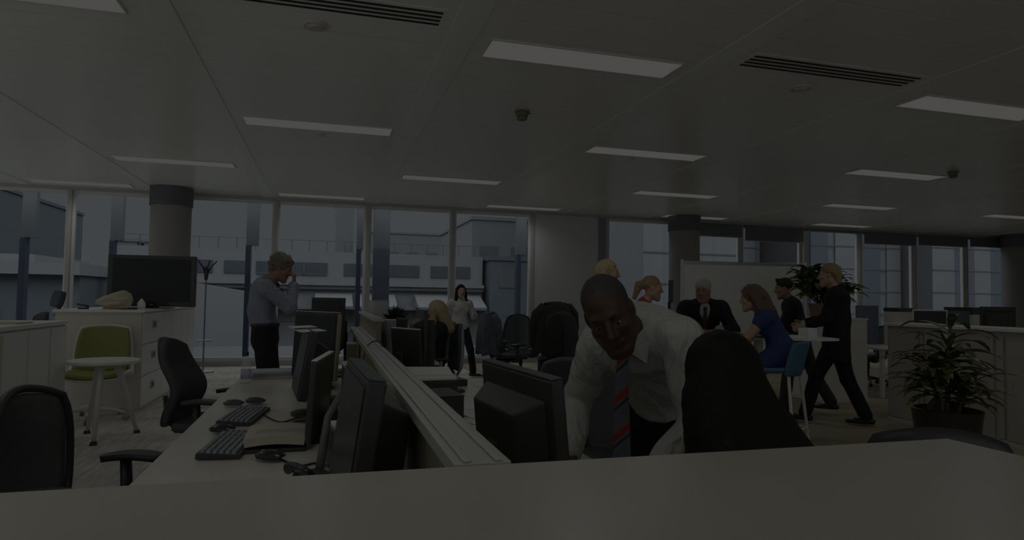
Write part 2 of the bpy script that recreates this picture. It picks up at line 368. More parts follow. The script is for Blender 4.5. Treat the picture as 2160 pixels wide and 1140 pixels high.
def win_row(parent, y, z0, z1, spans, m=M_eglass, frame=None):
    for x0, x1 in spans:
        p = MB().bb(x0, x1, y-.06, y, z0, z1).build('window', m, parent)
        q = MB().bb(x0, x1, y-.09, y-.06, z0, z0+.06); k = max(1, int((x1-x0)/1.1))
        for i in range(1, k): q.bb(x0+(x1-x0)*i/k-.04, x0+(x1-x0)*i/k+.04, y-.09, y-.06, z0, z1)
        if k > 1: q.build('window_frame', M_eled, p)
b1 = empty('terrace_building', (0, 40, gy), 0, 'long low pale building with ribbon windows and a roof railing across the street', 'building')
B = 4.2
MB().bb(-11.5, 9.5, 0, 14, 0, B+3.95).build('wall', M_ewall, b1)
win_row(b1, 0, B+2.55, B+3.28, [(-10.6, -9.4), (-7.2, -6.2), (-5.6, -4.3), (-3.9, .05), (1.0, 2.9), (3.4, 5.5), (6.2, 7.4), (7.8, 8.7)])
MB().bb(-11.5, 9.5, -.5, 0, B+1.95, B+2.15).build('ledge', M_ewall, b1); MB().bb(-11.5, 9.5, -.35, 0, B+1.72, B+1.95).build('under_ledge_band', M_eled, b1)  # pale ledge with a darker grey band below it
MB().bb(-11.5, 9.5, -.9, 0, B+.55, B+.72).build('ledge', M_egrey, b1)
MB().bb(-11.5, 9.5, -.06, 0, B-.2, B+.02).build('band', M_egrey, b1)
for x0 in (-10.5, -7.5, -4.5, -.6, 1.9, 5.2, 7.2):
    MB().add([(x0, -2.2, B+.78), (x0+2.1, -2.2, B+.78), (x0+2.1, -.2, B+1.5), (x0, -.2, B+1.5), (x0, -2.2, B+.72), (x0+2.1, -2.2, B+.72), (x0+2.1, -.2, B+.72), (x0, -.2, B+.72)], [(0, 1, 2, 3), (4, 7, 6, 5), (0, 4, 5, 1), (1, 5, 6, 2), (2, 6, 7, 3), (3, 7, 4, 0)]).build('rooflight', M_ewall, b1)
    MB().bb(x0, x0+2.1, -2.26, -2.2, B+.60, B+.72).build('gutter', M_eblue, b1)
win_row(b1, 0, B-1.55, B-.75, [(-9.2, -6.0), (-5.4, -3.0), (-1.0, 2.2), (4.0, 6.6)], M_eled)
r = MB(); r.cyl((-11.5, .3, B+4.62), (9.5, .3, B+4.62), .022, n=6)
for x in range(-11, 10): r.cyl((x, .3, B+3.95), (x, .3, B+4.62), .03, n=6)
r.build('railing', M_eled, b1)
for x in (-6.1, -5.8): MB().cyl((x, 2, B+3.2), (x, 2, B+3.9), .09, n=10).cyl((x, 2, B+3.9), (x, 2, B+4.0), .14, n=10).build('flue', M_eled, b1)
def block(name, x0, x1, y0, y1, h, m, label, rows=(), mw=M_eled, wgap=2.4, ww=1.4):
    o = empty(name, ((x0+x1)/2, y0, gy), 0, label, 'building'); hw = (x1-x0)/2
    MB().bb(-hw, hw, 0, y1-y0, 0, h).build('wall', m, o); MB().bb(-hw-.1, hw+.1, -.1, y1-y0, h, h+.25).build('parapet', m, o)
    for z0, z1 in rows:
        x = -hw+.6
        while x+ww < hw: MB().bb(x, x+ww, -.05, 0, z0, z1).build('window', mw, o); x += wgap
    return o
block('tower_block', 10.2, 21, 46.5, 60, 11.3, M_egrey, 'pale grey block with a stepped side rising behind the middle windows', [(6.6, 7.6), (8.4, 9.4)])
block('side_block', 9.75, 13, 39.0, 45.5, 7.9, M_eblue, 'blue grey stair block beside the low pale building', [(6.2, 7.0)])
block('faint_tower', 1.0, 3.2, 85, 92, 17.5, M_egrey, 'distant slim pale tower above the low building')
block('faint_block', 4.0, 15.0, 80, 92, 13.2, M_egrey, 'distant wide pale block behind the woman in white', [(9.5, 11.0)])
block('office_block', -38, -21, 50, 66, 12.3, M_eblue, 'blue grey office block seen at the far left edge of the windows', [(9.4, 10.8)], M_eglass)
for x, lab in ((-15.5, 'left'), (-13.2, 'right')):
    block('plant_room', x-.9, x+.9, 58, 61, 9.6, M_egrey, 'small rooftop plant room in the distance, %s one of two' % lab)
o = empty('terrace_store', (-10.2, 22, gy), 0, 'blue grey flat roofed store outside the far left windows', 'building')
MB().bb(-6, 3.2, 0, 5, 0, 6.05).build('wall', M_eblue, o); MB().bb(-6.2, 3.3, -.4, 5, 6.05, 6.4).build('roof_edge', M_ewall, o); MB().bb(-6.0, 1.9, .3, 5, 6.4, 6.65).build('upper_roof', M_ewall, o)
MB().bb(-.8, 1.2, -.05, 0, 4.3, 5.1).build('notice_panel', M_finp, o)
o = empty('ramp_wall', (-4.4, 24, gy), 0, 'pale sloping ramp wall outside beside the television', 'wall')
MB().prism([(-2.2, 0), (2.2, 0), (2.2, 5.6), (-2.2, 6.3)], 0, .5, M=Matrix.Rotation(PI/2, 4, 'X')).build('wall', M_ewall, o)
MB().bb(-2.2, -1.6, -.56, -.5, 4.6, 6.0).build('grey_stone_strip', M_eled, o)
# low dark trees between the blocks
M_tree = mat('dark_shrubs', (0.043, 0.054, 0.068), .9, noise=.5, scale=3)
for x, y, rr, lab in [(-10.2, 34, 1.2, 'middle'), (-7.4, 35, 1.1, 'right'), (-13.2, 36, 1.3, 'left')]:
    o = empty('street_tree', (x, y, gy), 0, 'dark round tree outside between the store and the ramp, %s of three' % lab, 'tree', 'trees outside')
    MB().cyl((0, 0, 0), (0, 0, 5.2), .16, .1, 10).build('trunk', M_tree, o)
    q = MB(); rnd = random.Random(int(x*10))
    for k in range(26): q.sphere((rnd.uniform(-1, 1)*rr, rnd.uniform(-.7, .7)*rr, 5.6+rnd.uniform(-.55, .5)*rr*.9), rnd.uniform(.3, .55)*rr*.7, 8)
    q.build('crown', M_tree, o, smooth=True)
# glass towers beyond the right windows
def strip_tower(x0, x1, y, label, pat, h=34):
    o = empty('glass_tower', ((x0+x1)/2, y, gy), 0, label, 'building'); hw = (x1-x0)/2
    MB().bb(-hw, hw, 0, 12, 0, h).build('wall', M_egrey, o)
    x = -hw; k = 0
    while x < hw-.2:
        wd, m = pat[k % len(pat)]; x1_ = min(hw, x+wd)
        if m is not None: MB().bb(x, x1_, -.12, 0, 0, h).build('glass_strip', m, o)
        x = x1_; k += 1
    q = MB()
    for i in range(1, int(h/1.6)): q.bb(-hw, hw, -.16, -.12, i*1.6, i*1.6+.08)
    q.build('floor_band', M_eled, o)
M_gb = mat('blue_tower_glass', (0.081, 0.097, 0.116), .3, noise=.2, scale=.6); M_gp = mat('pale_tower_glass', (0.167, 0.176, 0.184), .4, noise=.12, scale=.8)
strip_tower(22.5, 31.5, 42, 'wide pale office tower outside behind the whiteboard', [(2.2, M_gp), (.5, M_egrey), (1.4, M_gp), (.3, M_eled)])
strip_tower(32.6, 40.5, 38, 'striped glass tower outside behind the large cabinet plant', [(1.5, M_gb), (.6, None), (2.2, M_gp), (.25, M_eled)])
strip_tower(41.2, 56, 36, 'blue striped glass tower outside at the far right windows', [(2.0, M_gp), (1.9, M_gb), (1.5, M_gp), (.3, M_eled), (1.2, M_gb)])
strip_tower(15.5, 21.5, 30, 'pale panelled block outside right of the grey panel', [(1.1, M_gp), (.2, M_egrey), (1.6, M_gp)], 26)

# ================================================================ furniture builders
def disc_map(u, v, k):
    return u*(1-k+k*math.sqrt(1-v*v/2)), v*(1-k+k*math.sqrt(1-u*u/2))
M_see = mat('chair_mesh', (.12, .12, .125), .7, noise=.3, scale=30)
n, l, b = nodes_of(M_see)
t = n.new('ShaderNodeTexCoord'); wv = n.new('ShaderNodeTexWave'); wv.inputs['Scale'].default_value = 55; wv.bands_direction = 'Z'
mt = n.new('ShaderNodeMath'); mt.operation = 'GREATER_THAN'; mt.inputs[1].default_value = .22
l.new(t.outputs['Object'], wv.inputs['Vector']); l.new(wv.outputs['Fac'], mt.inputs[0])
ma = n.new('ShaderNodeMath'); ma.operation = 'MULTIPLY_ADD'; ma.inputs[1].default_value = .5; ma.inputs[2].default_value = .5
l.new(mt.outputs[0], ma.inputs[0]); l.new(ma.outputs[0], b.inputs['Alpha'])
CH = 'desk chairs around the desk rows'
def star_base(r, m_base, m_wheel, rad=.30, z=.08, n=5, a0=.3):
    q = MB()
    for k in range(n):
        a = a0+2*PI*k/n; d = Vector((math.cos(a), math.sin(a), 0))
        q.tube([d*.02+Vector((0, 0, z+.045)), d*rad*.6+Vector((0, 0, z+.03)), d*rad+Vector((0, 0, z))], [.028, .02, .014], 8, flat=(1, 1))
    q.cyl((0, 0, z), (0, 0, z+.075), .035, .03)
    q.build('base', m_base, r, auto=.7)
    for k in range(n):
        a = a0+2*PI*k/n; c = Vector((math.cos(a)*rad, math.sin(a)*rad, .03)); s_ = Vector((-math.sin(a), math.cos(a), 0))
        w_ = MB().cyl(c-s_*.022, c-s_*.005, .03, n=14).cyl(c+s_*.005, c+s_*.022, .03, n=14).cyl(c-s_*.024, c+s_*.024, .009, n=8).cyl(c, (c.x, c.y, z+.01), .008, n=8)
        w_.build('caster', m_wheel, r, auto=.7)
def task_chair(loc, rz, label, back='mesh', arms=True, seat_m=None, back_m=None, frame_m=None, bh=.56, bw=.46, zb=.50, tilt=.16, headrest=False, scurve=0, group=CH, seat_z=.47):
    r = empty('desk_chair', loc, rz, label, 'chair', group)
    seat_m = seat_m or M_fabric; back_m = back_m or (M_see if back == 'mesh' else M_fabric); frame_m = frame_m or M_black
    star_base(r, M_black if frame_m is not M_metalw else M_metalw, M_black)
    MB().cyl((0, 0, .14), (0, 0, seat_z-.06), .026, n=14).cyl((0, 0, .28), (0, 0, seat_z-.06), .034, n=14).build('gas_column', M_blackg, r, auto=.7)
    MB().box((0, -.02, seat_z-.055), (.2, .26, .045)).build('mechanism', M_black, r, bev=.01)
    def st(u, v):
        x, y = disc_map(u, v, .35); return (x*.25, y*.24+.02, seat_z+.012*(x*x)-.03*max(0, y-.5)**2*4+.02*(y < -.6)*(-y-.6))
    MB().shell(st, 18, 18, .05).build('seat', seat_m, r, smooth=True, bev=0)
    def bk(u, v, k=.6):
        x, y = disc_map(u, v, k); z = zb+(y+1)/2*bh
        yy = -.245-tilt*(z-zb)-.055*math.cos((y+.35)*1.9)*.6+.075*x*x+scurve*(math.exp(-((y+.15)/.5)**2)-.35)
        return (x*bw/2*(1-.14*y), yy, z)
    fr = empty('backrest', (0, 0, 0)); fr.parent = r
    if back == 'mesh':
        MB().shell(lambda u, v: Vector(bk(u*.93, v*.93)), 16, 18, .006).build('mesh', back_m, fr, smooth=True)
        ring = []
        for k in range(48):
            a = 2*PI*k/48; c_, s_ = math.cos(a), math.sin(a); m_ = max(abs(c_), abs(s_)); ring.append(bk(c_/m_, s_/m_))
        ring.append(ring[0]); ring.append(ring[1])
        MB().tube(ring, .016, 8, close=False).build('back_frame', frame_m, fr, smooth=True)
    else:
        MB().shell(bk, 16, 18, .045).build('back_cushion', back_m, fr, smooth=True)
        MB().shell(lambda u, v: Vector(bk(u*1.03, v*1.03))+Vector((0, -.028, 0)), 14, 14, .012).build('back_shell', frame_m, fr, smooth=True)
    MB().tube([(0, -.05, seat_z-.06), (0, -.26, seat_z-.05), (0, -.325, seat_z+.05), (0, -.33-tilt*.1, zb+.2)], [.026, .026, .024, .02], 10, flat=(1.5, .7)).build('back_support', frame_m, r, smooth=True)
    if headrest:
        hm = MB().shell(lambda u, v: (disc_map(u, v, .5)[0]*.15, -.35-tilt*bh+.03*u*u*0-.02*v, zb+bh+.16+disc_map(u, v, .5)[1]*.1), 12, 12, .06)
        hm.build('headrest', M_fabb, r, smooth=True)
        MB().tube([(0, -.33-tilt*bh, zb+bh-.05), (0, -.40-tilt*bh, zb+bh+.14)], .02, 8).build('headrest_stem', frame_m, r)
    if arms:
        for s_ in (-1, 1):
            a = MB().tube([(s_*.14, 0, seat_z-.06), (s_*.285, 0, seat_z-.05), (s_*.295, 0, seat_z+.02), (s_*.295, -.01, seat_z+.18)], [.02, .022, .026, .024], 10, flat=(.8, 1.4)).build('armrest', frame_m, r, smooth=True)
            MB().shell(lambda u, v: (s_*.29+disc_map(u, v, .45)[0]*.048, .02+disc_map(u, v, .45)[1]*.13, seat_z+.195-.012*v*v), 10, 16, .026).build('arm_pad', M_black, a, smooth=True)
    return r

def monitor(loc, rz, label, w=.52, h=.33, zc=.36, tilt=.12, bulge=True, group='desk monitors', stand=True, thick=.05, col=None, strip=None, side=None):
    """stands on the desk at loc, screen towards local +Y"""
    r = empty('computer_monitor', loc, rz, label, 'monitor', group); c = col or M_mon
    R = Matrix.Rotation(tilt, 3, 'X'); C0 = Vector((0, 0, zc))
    pan = MB().box(C0, (w, thick*.55, h), rot=R).build('panel', [c, M_montop], r, bev=.006)
    MB().box(C0+R @ Vector((0, thick*.29, 0)), (w-.035, .006, h-.04), rot=R).build('screen', M_screen, pan)
    if strip: MB().box(C0+R @ Vector((0, 0, h/2+.003)), (w*.98, thick*.5, .004), rot=R).build('top_edge', strip, pan)
    if side: MB().box(C0+R @ Vector((-w/2-.004, 0, 0)), (.008, thick*.5, h*.98), rot=R).build('side_edge', side, pan)
    if bulge:
        hb = MB(); T = R
        pts = [(-w*.42, -thick*.27, -h*.44), (w*.42, -thick*.27, -h*.44), (w*.42, -thick*.27, h*.36), (-w*.42, -thick*.27, h*.36), (-w*.3, -thick*1.35, -h*.34), (w*.3, -thick*1.35, -h*.34), (w*.3, -thick*1.35, h*.26), (-w*.3, -thick*1.35, h*.26)]
        hb.add([C0+T @ Vector(p) for p in pts], [(0, 1, 2, 3), (4, 7, 6, 5), (0, 4, 5, 1), (1, 5, 6, 2), (2, 6, 7, 3), (3, 7, 4, 0)])
        hb.build('rear_housing', c, r, bev=.008)
    if stand:
        MB().box((0, -thick*1.2, zc*.5), (.07, .03, zc*1.0-.02)).build('neck', c, r, bev=.006)
        MB().lathe([(0, 0), (.12, 0), (.118, .012), (.05, .02), (0, .022)], (0, -.03, 0), 28, sx=1.05, sy=.8).build('stand_base', c, r, auto=.6)
    return r

def keyboard(loc, rz, label, m=None):
    r = empty('keyboard', loc, rz, label, 'keyboard', 'keyboards on the desks')
    MB().box((0, 0, .012), (.46, .165, .022), rot=Matrix.Rotation(.06, 3, 'X')).build('case', m or M_black, r, bev=.004)
    q = MB(); R = Matrix.Rotation(.06, 3, 'X')
    for row in range(6):
        n_ = 21 if row else 18
        for k in range(n_):
            if (k in (14, 18)): continue
            if row == 5 and 4 <= k <= 8: continue
            q.box(R @ Vector((-.212+k*.0205+(.008 if row == 0 else 0), .062-row*.0235, .016))+Vector((0, 0, .012)), (.017, .018, .01), rot=R, top=(.8, .8))
        if row == 5: q.box(R @ Vector((-.212+6*.0205, .062-5*.0235, .016))+Vector((0, 0, .012)), (.1, .018, .01), rot=R, top=(.97, .8))
    q.build('keys', mat('key_caps', (.30, .31, .34), .45), r)
    return r
def mouse(loc, rz, label, m=None):
    r = empty('computer_mouse', loc, rz, label, 'mouse', 'computer mice on the desks')
    def f(u, v):
        x, y = disc_map(u, v, .85); return (x*.033, y*.058, .006+.034*max(0, 1-x*x*.95-y*y*.75)**.55)
    MB().shell(f, 14, 16, .006).build('shell', m or M_blackg, r, smooth=True)
    MB().cyl((-.004, .03, .036), (.004, .03, .036), .007, n=10).build('wheel', M_grey, r)
    return r
def cable(pts, label, m=None, r=.004):
    P = [Vector(p) for p in pts]; out = []
    for i in range(len(P)-1):
        a, b_, c, d = P[max(0, i-1)], P[i], P[i+1], P[min(len(P)-1, i+2)]
        for k in range(8):
            t = k/8; out.append(.5*((2*b_)+(c-a)*t+(2*a-5*b_+4*c-d)*t*t+(3*b_-a-3*c+d)*t**3))
    out.append(P[-1]); o = MB().tube(out, r, 6).build('cable', m or M_black, smooth=True)
    return tag(o, label, 'cable')
def flat_box(name, loc, d, rz, label, cat, m, bev=.003, group=None, lid=None, lidm=None):
    """box standing on loc (its base centre)"""
    o = MB().box((0, 0, d[2]/2), d).build(name, m, loc=loc, bev=bev); o.rotation_euler = (0, 0, rz); tag(o, label, cat, group)
    if lid: MB().box((0, 0, d[2]+lid/2), (d[0]*1.02, d[1]*1.02, lid)).build('lid', lidm or m, o, bev=.002)
    return o
DZ = .73
# ================================================================ foreground counter
M_count = mat('counter_laminate', px(52, 51, 47, 1.0), .3, noise=.04, scale=5, spec=.45)
cb = empty('storage_counter', (0, 0, 0), 0, 'long pale wooden counter top across the bottom of the view', 'counter')
MB().bb(-1.25, 1.262, .28, 1.07, 1.072, 1.10).build('counter_top', M_count, cb, bev=.004)
MB().bb(-1.24, 1.25, .31, 1.055, .03, 1.072).build('carcass', M_cream, cb); MB().bb(-1.2, 1.21, .34, 1.03, 0, .03).build('plinth', M_grey, cb)
for k in range(4):
    d = MB().bb(-1.23+k*.62, -1.23+k*.62+.612, .292, .31, .05, 1.06).build('door', M_white, cb, bev=.002)
    MB().bb(-1.23+k*.62+.55, -1.23+k*.62+.57, .28, .292, .55, .68).build('handle', M_grey, d)

# ================================================================ desk pod
M_seam = mat('pale_screen_fabric', px(40, 39, 32), .9, noise=.12, scale=120, bump=.15)
M_lime = mat('lime_screen_fabric', px(44, 44, 25), .9, noise=.12, scale=120)
def desk(x0, x1, y0, y1, label, outer):
    r = empty('desk', ((x0+x1)/2, (y0+y1)/2, 0), 0, label, 'desk', 'desks of the desk rows'); a = (x1-x0)/2; c = (y1-y0)/2
    MB().bb(-a, a, -c+.002, c-.002, DZ-.027, DZ).build('desktop', M_desk, r, bev=.003)
    for s_ in (-1, 1):
        MB().bb(-a+.05, a-.05, s_*(c-.07)-.02, s_*(c-.07)+.02, DZ-.08, DZ-.027).build('cross_rail', M_metalw, r)
        MB().bb(outer*(a-.09)-.025, outer*(a-.09)+.025, s_*(c-.07)-.025, s_*(c-.07)+.025, 0, DZ-.08).build('leg', M_metalw, r, bev=.004)
        MB().bb(-outer*(a-.09)-.025, -outer*(a-.09)+.025, s_*(c-.07)-.025, s_*(c-.07)+.025, 0, DZ-.08).build('leg', M_metalw, r, bev=.004)
    MB().bb(-outer*(a-.12)-.03, -outer*(a-.12)+.03, -c+.2, c-.2, DZ-.11, DZ-.06).build('cable_tray', M_grey, r)
    return r
for k, nm in enumerate(['nearest the counter', 'in the middle of its row', 'at the far end of its row']):
    desk(-.62, .215, 1.09+1.62*k, 1.09+1.62*(k+1), 'pale desk left of the divider, '+nm, -1)
    desk(.315, 1.06, 1.09+1.55*k, 1.09+1.55*(k+1), 'pale desk right of the divider, '+nm, 1)
M_rail = mat('divider_rail_metal', px(52, 52, 50), .35, noise=.03)
def divider(x, y0, y1, top, label, lime=True):
    r = empty('desk_divider', (x, y0, 0), 0, label, 'desk divider', 'desk dividers'); L = y1-y0
    k = max(1, round(L/1.62))
    for i in range(k):
        p = MB().bb(-.022, .022, L*i/k+.006, L*(i+1)/k-.006, .55, top-.03).build('screen_panel', M_seam, r, bev=.004)
        if lime and i == 1: MB().bb(-.03, -.022, L*i/k+.1, L*(i+1)/k-.2, DZ+.05, top-.05).build('pin_board', M_lime, p, bev=.002)
    m = MB().bb(-.05, .05, 0, L, top-.03, top); m.bb(-.035, -.02, 0, L, top, top+.006).bb(.02, .035, 0, L, top, top+.006)
    m.build('rail', M_rail, r, bev=.006)
    for yy in (.06, L/2, L-.06): MB().bb(-.02, .02, yy-.03, yy+.03, 0, .55).build('leg', M_metalw, r)
    return r
divider(.265, 1.085, 5.96, 1.10, 'long pale grey desk divider with metal rail running away from the counter')
cable([(.205, 3.62, .93), (.212, 3.66, 1.06), (.25, 3.68, 1.122), (.30, 3.66, 1.118), (.325, 3.62, 1.02)], 'thin black cable looped over the divider rail')

# ---- left desks
monitor((.085, 1.83, DZ), PI/2+.05, 'black monitor seen edge on at the near left end of the divider', .56, .36, .27, .13, group=None, thick=.085, strip=M_montop)  # lighter top strip puts the reflected light into the colour
flat_box('computer_case', (.165, 1.38, DZ), (.07, .22, .19), 0, 'small black computer case tight against the divider by the counter', 'computer', M_mon, lid=.006, lidm=M_montop)  # paler lid colour stands for light falling on the black top
monitor((-.01, 3.1, DZ), PI/2-.15, 'slim black monitor edge on behind the open binder', .5, .34, .2, .05, False, strip=M_paper)
monitor((-.10, 3.72, DZ), PI/2+.1, 'dark tilted monitor with white cards on its top, left of the divider', .5, .36, .285, .16, strip=None, thick=.08)
for k, (x, y, z) in enumerate([(-.165, 3.9, 1.195), (-.115, 3.6, 1.19)]):
    o = MB().box((0, 0, .002), (.13, .2, .003)).build('paper_card', M_paper, loc=(x+.04, y, z)); o.rotation_euler = (0, -.04, .2)
    tag(o, 'white paper card lying on the tilted monitor, %s one' % ('farther' if k == 0 else 'nearer'), 'card', 'cards on the monitor')
monitor((-.06, 4.75, DZ), PI/2+.62, 'large black monitor facing the counter with a beige right edge', .5, .46, .30, .05, True, group='desk monitors', strip=M_metalw, side=mat('beige_edge', px(44, 42, 33), .6))
monitor((.02, 5.42, DZ), PI/2+.75, 'tall black monitor raised above the others on the left desks', .36, .40, .43, .02, True)
monitor((.115, 5.76, DZ), PI/2, 'small black monitor edge on at the far end of the divider', .3, .36, .34, .0, True)
keyboard((-.37, 3.0, DZ), PI/2-.08, 'grey keyed black keyboard nearest the counter on the left desk')
keyboard((-.39, 3.68, DZ), PI/2-.12, 'pale keyed keyboard tilted beside the second mouse on left desk')
keyboard((.0, 4.1, DZ), PI/2+.2, 'keyboard pushed back under the slim monitor')
mouse((-.19, 2.72, DZ), 1.2, 'glossy black mouse in front of the open binder')
mouse((-.445, 3.3, DZ), 1.35, 'small black mouse between the two left keyboards')
mouse((-.49, 4.05, DZ), 1.5, 'grey mouse beyond the second keyboard', M_montop)
mouse((-.38, 4.12, DZ), 1.3, 'dark mouse under the edge of the tilted monitor', M_black)
# binder
bd = empty('ring_binder', (-.19, 3.03, DZ), .02, 'thick open binder of cream pages lying by the mouse', 'binder')
MB().box((0, 0, .008), (.25, .36, .014)).build('cover', M_black, bd, bev=.003)
MB().shell(lambda u, v: (u*.118, v*.17, .034+.012*math.cos(u*1.4)-.004*v), 10, 10, .034).build('pages', mat('cream_pages', px(56, 54, 48), .8), bd)
for k in (-1, 1): MB().box((.02, k*.02-.05, .065), (.2, .006, .002)).build('printed_line', M_grey, bd)
# trays, papers, phones
def tray(loc, rz, label, h=.12, w=.26, d=.33, group='paper trays'):
    r = empty('paper_tray', loc, rz, label, 'paper tray', group)
    MB().bb(-w/2, w/2, -d/2, d/2, 0, .006).bb(-w/2, -w/2+.006, -d/2, d/2, .006, h).bb(w/2-.006, w/2, -d/2, d/2, .006, h).bb(-w/2+.006, w/2-.006, d/2-.006, d/2, .006, h).bb(-w/2+.006, w/2-.006, -d/2, -d/2+.006, .006, h*.8).build('tray', M_mon, r, bev=.002)
    q = MB(); rr = random.Random(int(abs(loc[1])*100))
    for k in range(6): q.box((rr.uniform(-.01, .01), rr.uniform(-.012, .012), .012+k*(h-.002)/6+.006), (w-.03, d-.03, (h-.01)/6*.9), rz=rr.uniform(-.05, .05))
    q.build('papers', M_paper, r)
    return r
tray((.10, 3.47, DZ), .1, 'black tray holding a thick white stack of papers behind the binder', .10)
tray((.1, 2.62, DZ), .15, 'stack of leaning white papers beside the near left monitor', .14, .15, .3)
flat_box('document_box', (.17, 4.30, DZ), (.1, .24, .2), .05, 'white topped black document box against the divider', 'box', M_mon, lid=.02, lidm=M_paper)
flat_box('document_box', (.19, 4.82, DZ), (.07, .12, .3), 0, 'cream document box with a dark green front by the divider', 'box', mat('cream_card', px(46, 45, 36), .7), lid=.01, lidm=M_paper)
tb = MB().tube([(-.005, 2.42, .76), (.02, 2.56, .92), (.07, 2.62, 1.0)], [.016, .014, .014], 10)  .build('metal_tube', mat('dark_tube', (.13, .13, .125), .5), smooth=True); tag(tb, 'slanted grey tube leaning against the near left monitor', 'tube')
ph = empty('desk_phone', (-.02, 2.36, DZ), .5, 'dark desk phone handset at the foot of the near left monitor', 'phone')
MB().box((0, 0, .02), (.11, .15, .035), top=(.9, .8)).build('phone_body', M_black, ph, bev=.006); MB().tube([(-.06, -.07, .05), (-.055, -.03, .062), (-.055, .03, .062), (-.06, .07, .05)], [.022, .014, .014, .022], 10).build('handset', M_blackg, ph, smooth=True)
cable([(-.16, 2.73, .735), (-.08, 2.6, .735), (.0, 2.62, .735), (.1, 2.4, .735)], 'black mouse cable trailing from the glossy mouse to the monitors')
cable([(-.3, 3.72, .735), (-.2, 3.5, .735), (-.1, 3.62, .735), (.0, 3.4, .735), (.05, 3.6, .735)], 'black cable snaking under the tilted monitor')
cable([(-.15, 3.42, .738), (-.08, 3.36, .745), (-.02, 3.42, .738), (-.1, 3.47, .745), (-.14, 3.42, .74), (-.04, 3.37, .75), (.05, 3.36, .74)], 'tangled black cable coiled at the foot of the tilted monitor', r=.007)
# bottle and books
bt = empty('water_bottle', (-.545, 5.12, DZ), 0, 'clear plastic water bottle with black cap at the end of left desk', 'bottle')
gm = mat('clear_plastic', (.85, .9, .95), .05, alpha=.22); wm = mat('bottle_label', (.5, .56, .68), .5, alpha=.75)
MB().lathe([(0, 0), (.034, 0), (.036, .01), (.036, .12), (.03, .15), (.014, .185), (.014, .2), (0, .2)], n=24).build('body', gm, bt, smooth=True)
MB().lathe([(.0365, .03), (.0368, .03), (.0368, .1), (.0365, .1)], n=24).build('label_band', wm, bt, smooth=True)
MB().cyl((0, 0, .2), (0, 0, .225), .016, n=16).build('cap', M_blackg, bt)
for k, (h, c, nm) in enumerate([(.022, px(50, 50, 42), 'bottom'), (.02, px(40, 42, 50), 'middle'), (.018, px(52, 53, 56), 'top')]):
    o = flat_box('book', (-.38, 5.42, DZ+[0, .022, .042][k]), (.3, .22, h), .1*k, 'flat book beside the water bottle, %s of the pile' % nm, 'book', mat('book_cover_'+nm, c, .6), group='books on the left desk')

# ---- right desks
monitor((.585, 1.90, DZ), -PI/2+.10, 'big black monitor with stepped back facing the black haired woman', .56, .40, .235, .10, group=None, thick=.07, strip=M_montop)
flat_box('phone_base', (.42, 2.33, DZ), (.16, .24, .1), .25, 'low black box behind the big monitor beside the divider', 'box', M_mon, bev=.006, lid=.004, lidm=M_montop)
mg = empty('mug', (.50, 2.28, DZ+.104), 0, 'small pale mug on the low black box behind the big monitor', 'mug')
MB().lathe([(0, 0), (.034, 0), (.036, .07), (.032, .07), (.03, .008), (0, .008)], n=24).build('cup', M_paper, mg, auto=.6); MB().tube([(.034, 0, .055), (.055, 0, .05), (.055, 0, .025), (.034, 0, .018)], .005, 8).build('handle', M_paper, mg, smooth=True)
pr = empty('printer', (.66, 4.32, DZ), .0, 'black office printer topped by a wide sheaf of white paper', 'printer')
MB().bb(-.16, .16, -.25, .3, 0, .125).build('body', M_mon, pr, bev=.012); MB().bb(-.14, .14, -.252, -.25, .03, .09).build('paper_slot', M_black, pr)
for k, (x, y, a, nm) in enumerate([(.64, 4.3, .1, 'lower'), (.68, 4.42, -.12, 'upper')]):
    o = MB().box((0, 0, .006), (.31, .46, .012)).build('paper_stack', M_paper, loc=(x, y, DZ+.125+.0125*k)); o.rotation_euler = (0, 0, a); tag(o, 'wide white paper stack lying on the printer, %s one' % nm, 'paper', 'papers on the printer')
flat_box('file_box', (.6, 3.5, DZ), (.2, .3, .13), .08, 'open black file box with a beige tag in front of the printer', 'box', M_black, lid=.006)
for k in range(4):
    o = MB().box((0, 0, .0015), (.21, .297, .002)).build('paper_sheet', M_paper, loc=(.82+.03*(k % 2), 3.35+.16*k, DZ+.001+.003*(k % 2))); o.rotation_euler = (0, 0, .5-.25*k)
    tag(o, 'loose white paper sheet on the right desk, %s from the big monitor' % ORD[k], 'paper', 'loose sheets on the right desk')
mouse((.86, 4.3, DZ), -1.3, 'dark mouse to the right of the printer', M_black)
pp = flat_box('desk_phone', (.93, 4.75, DZ), (.14, .18, .05), .2, 'flat black phone on the right desk before the blonde seated woman', 'phone', M_black, bev=.008); MB().box((-.05, 0, .062), (.045, .17, .024)).build('handset', M_blackg, pp, bev=.008)
monitor((.74, 5.18, DZ), -PI/2, 'tall black monitor edge on, second to left of blonde seated woman', .44, .44, .32, .0, True, thick=.06, strip=M_montop)
monitor((.86, 5.5, DZ), -PI/2-.1, 'black monitor edge on, nearest the blonde seated woman', .44, .40, .26, .0, False, thick=.09)
monitor((.6, 4.95, DZ), -PI/2+.5, 'black monitor with pale top edge turned beside the divider', .36, .33, .24, .1, False, strip=M_paper)
tag(flat_box('document_holder', (.90, 5.95, 0), (.13, .03, 1.16), .15, 'tall beige panel standing behind the far monitors by the blonde woman', 'panel', mat('beige_panel', px(52, 51, 44), .7)), None)
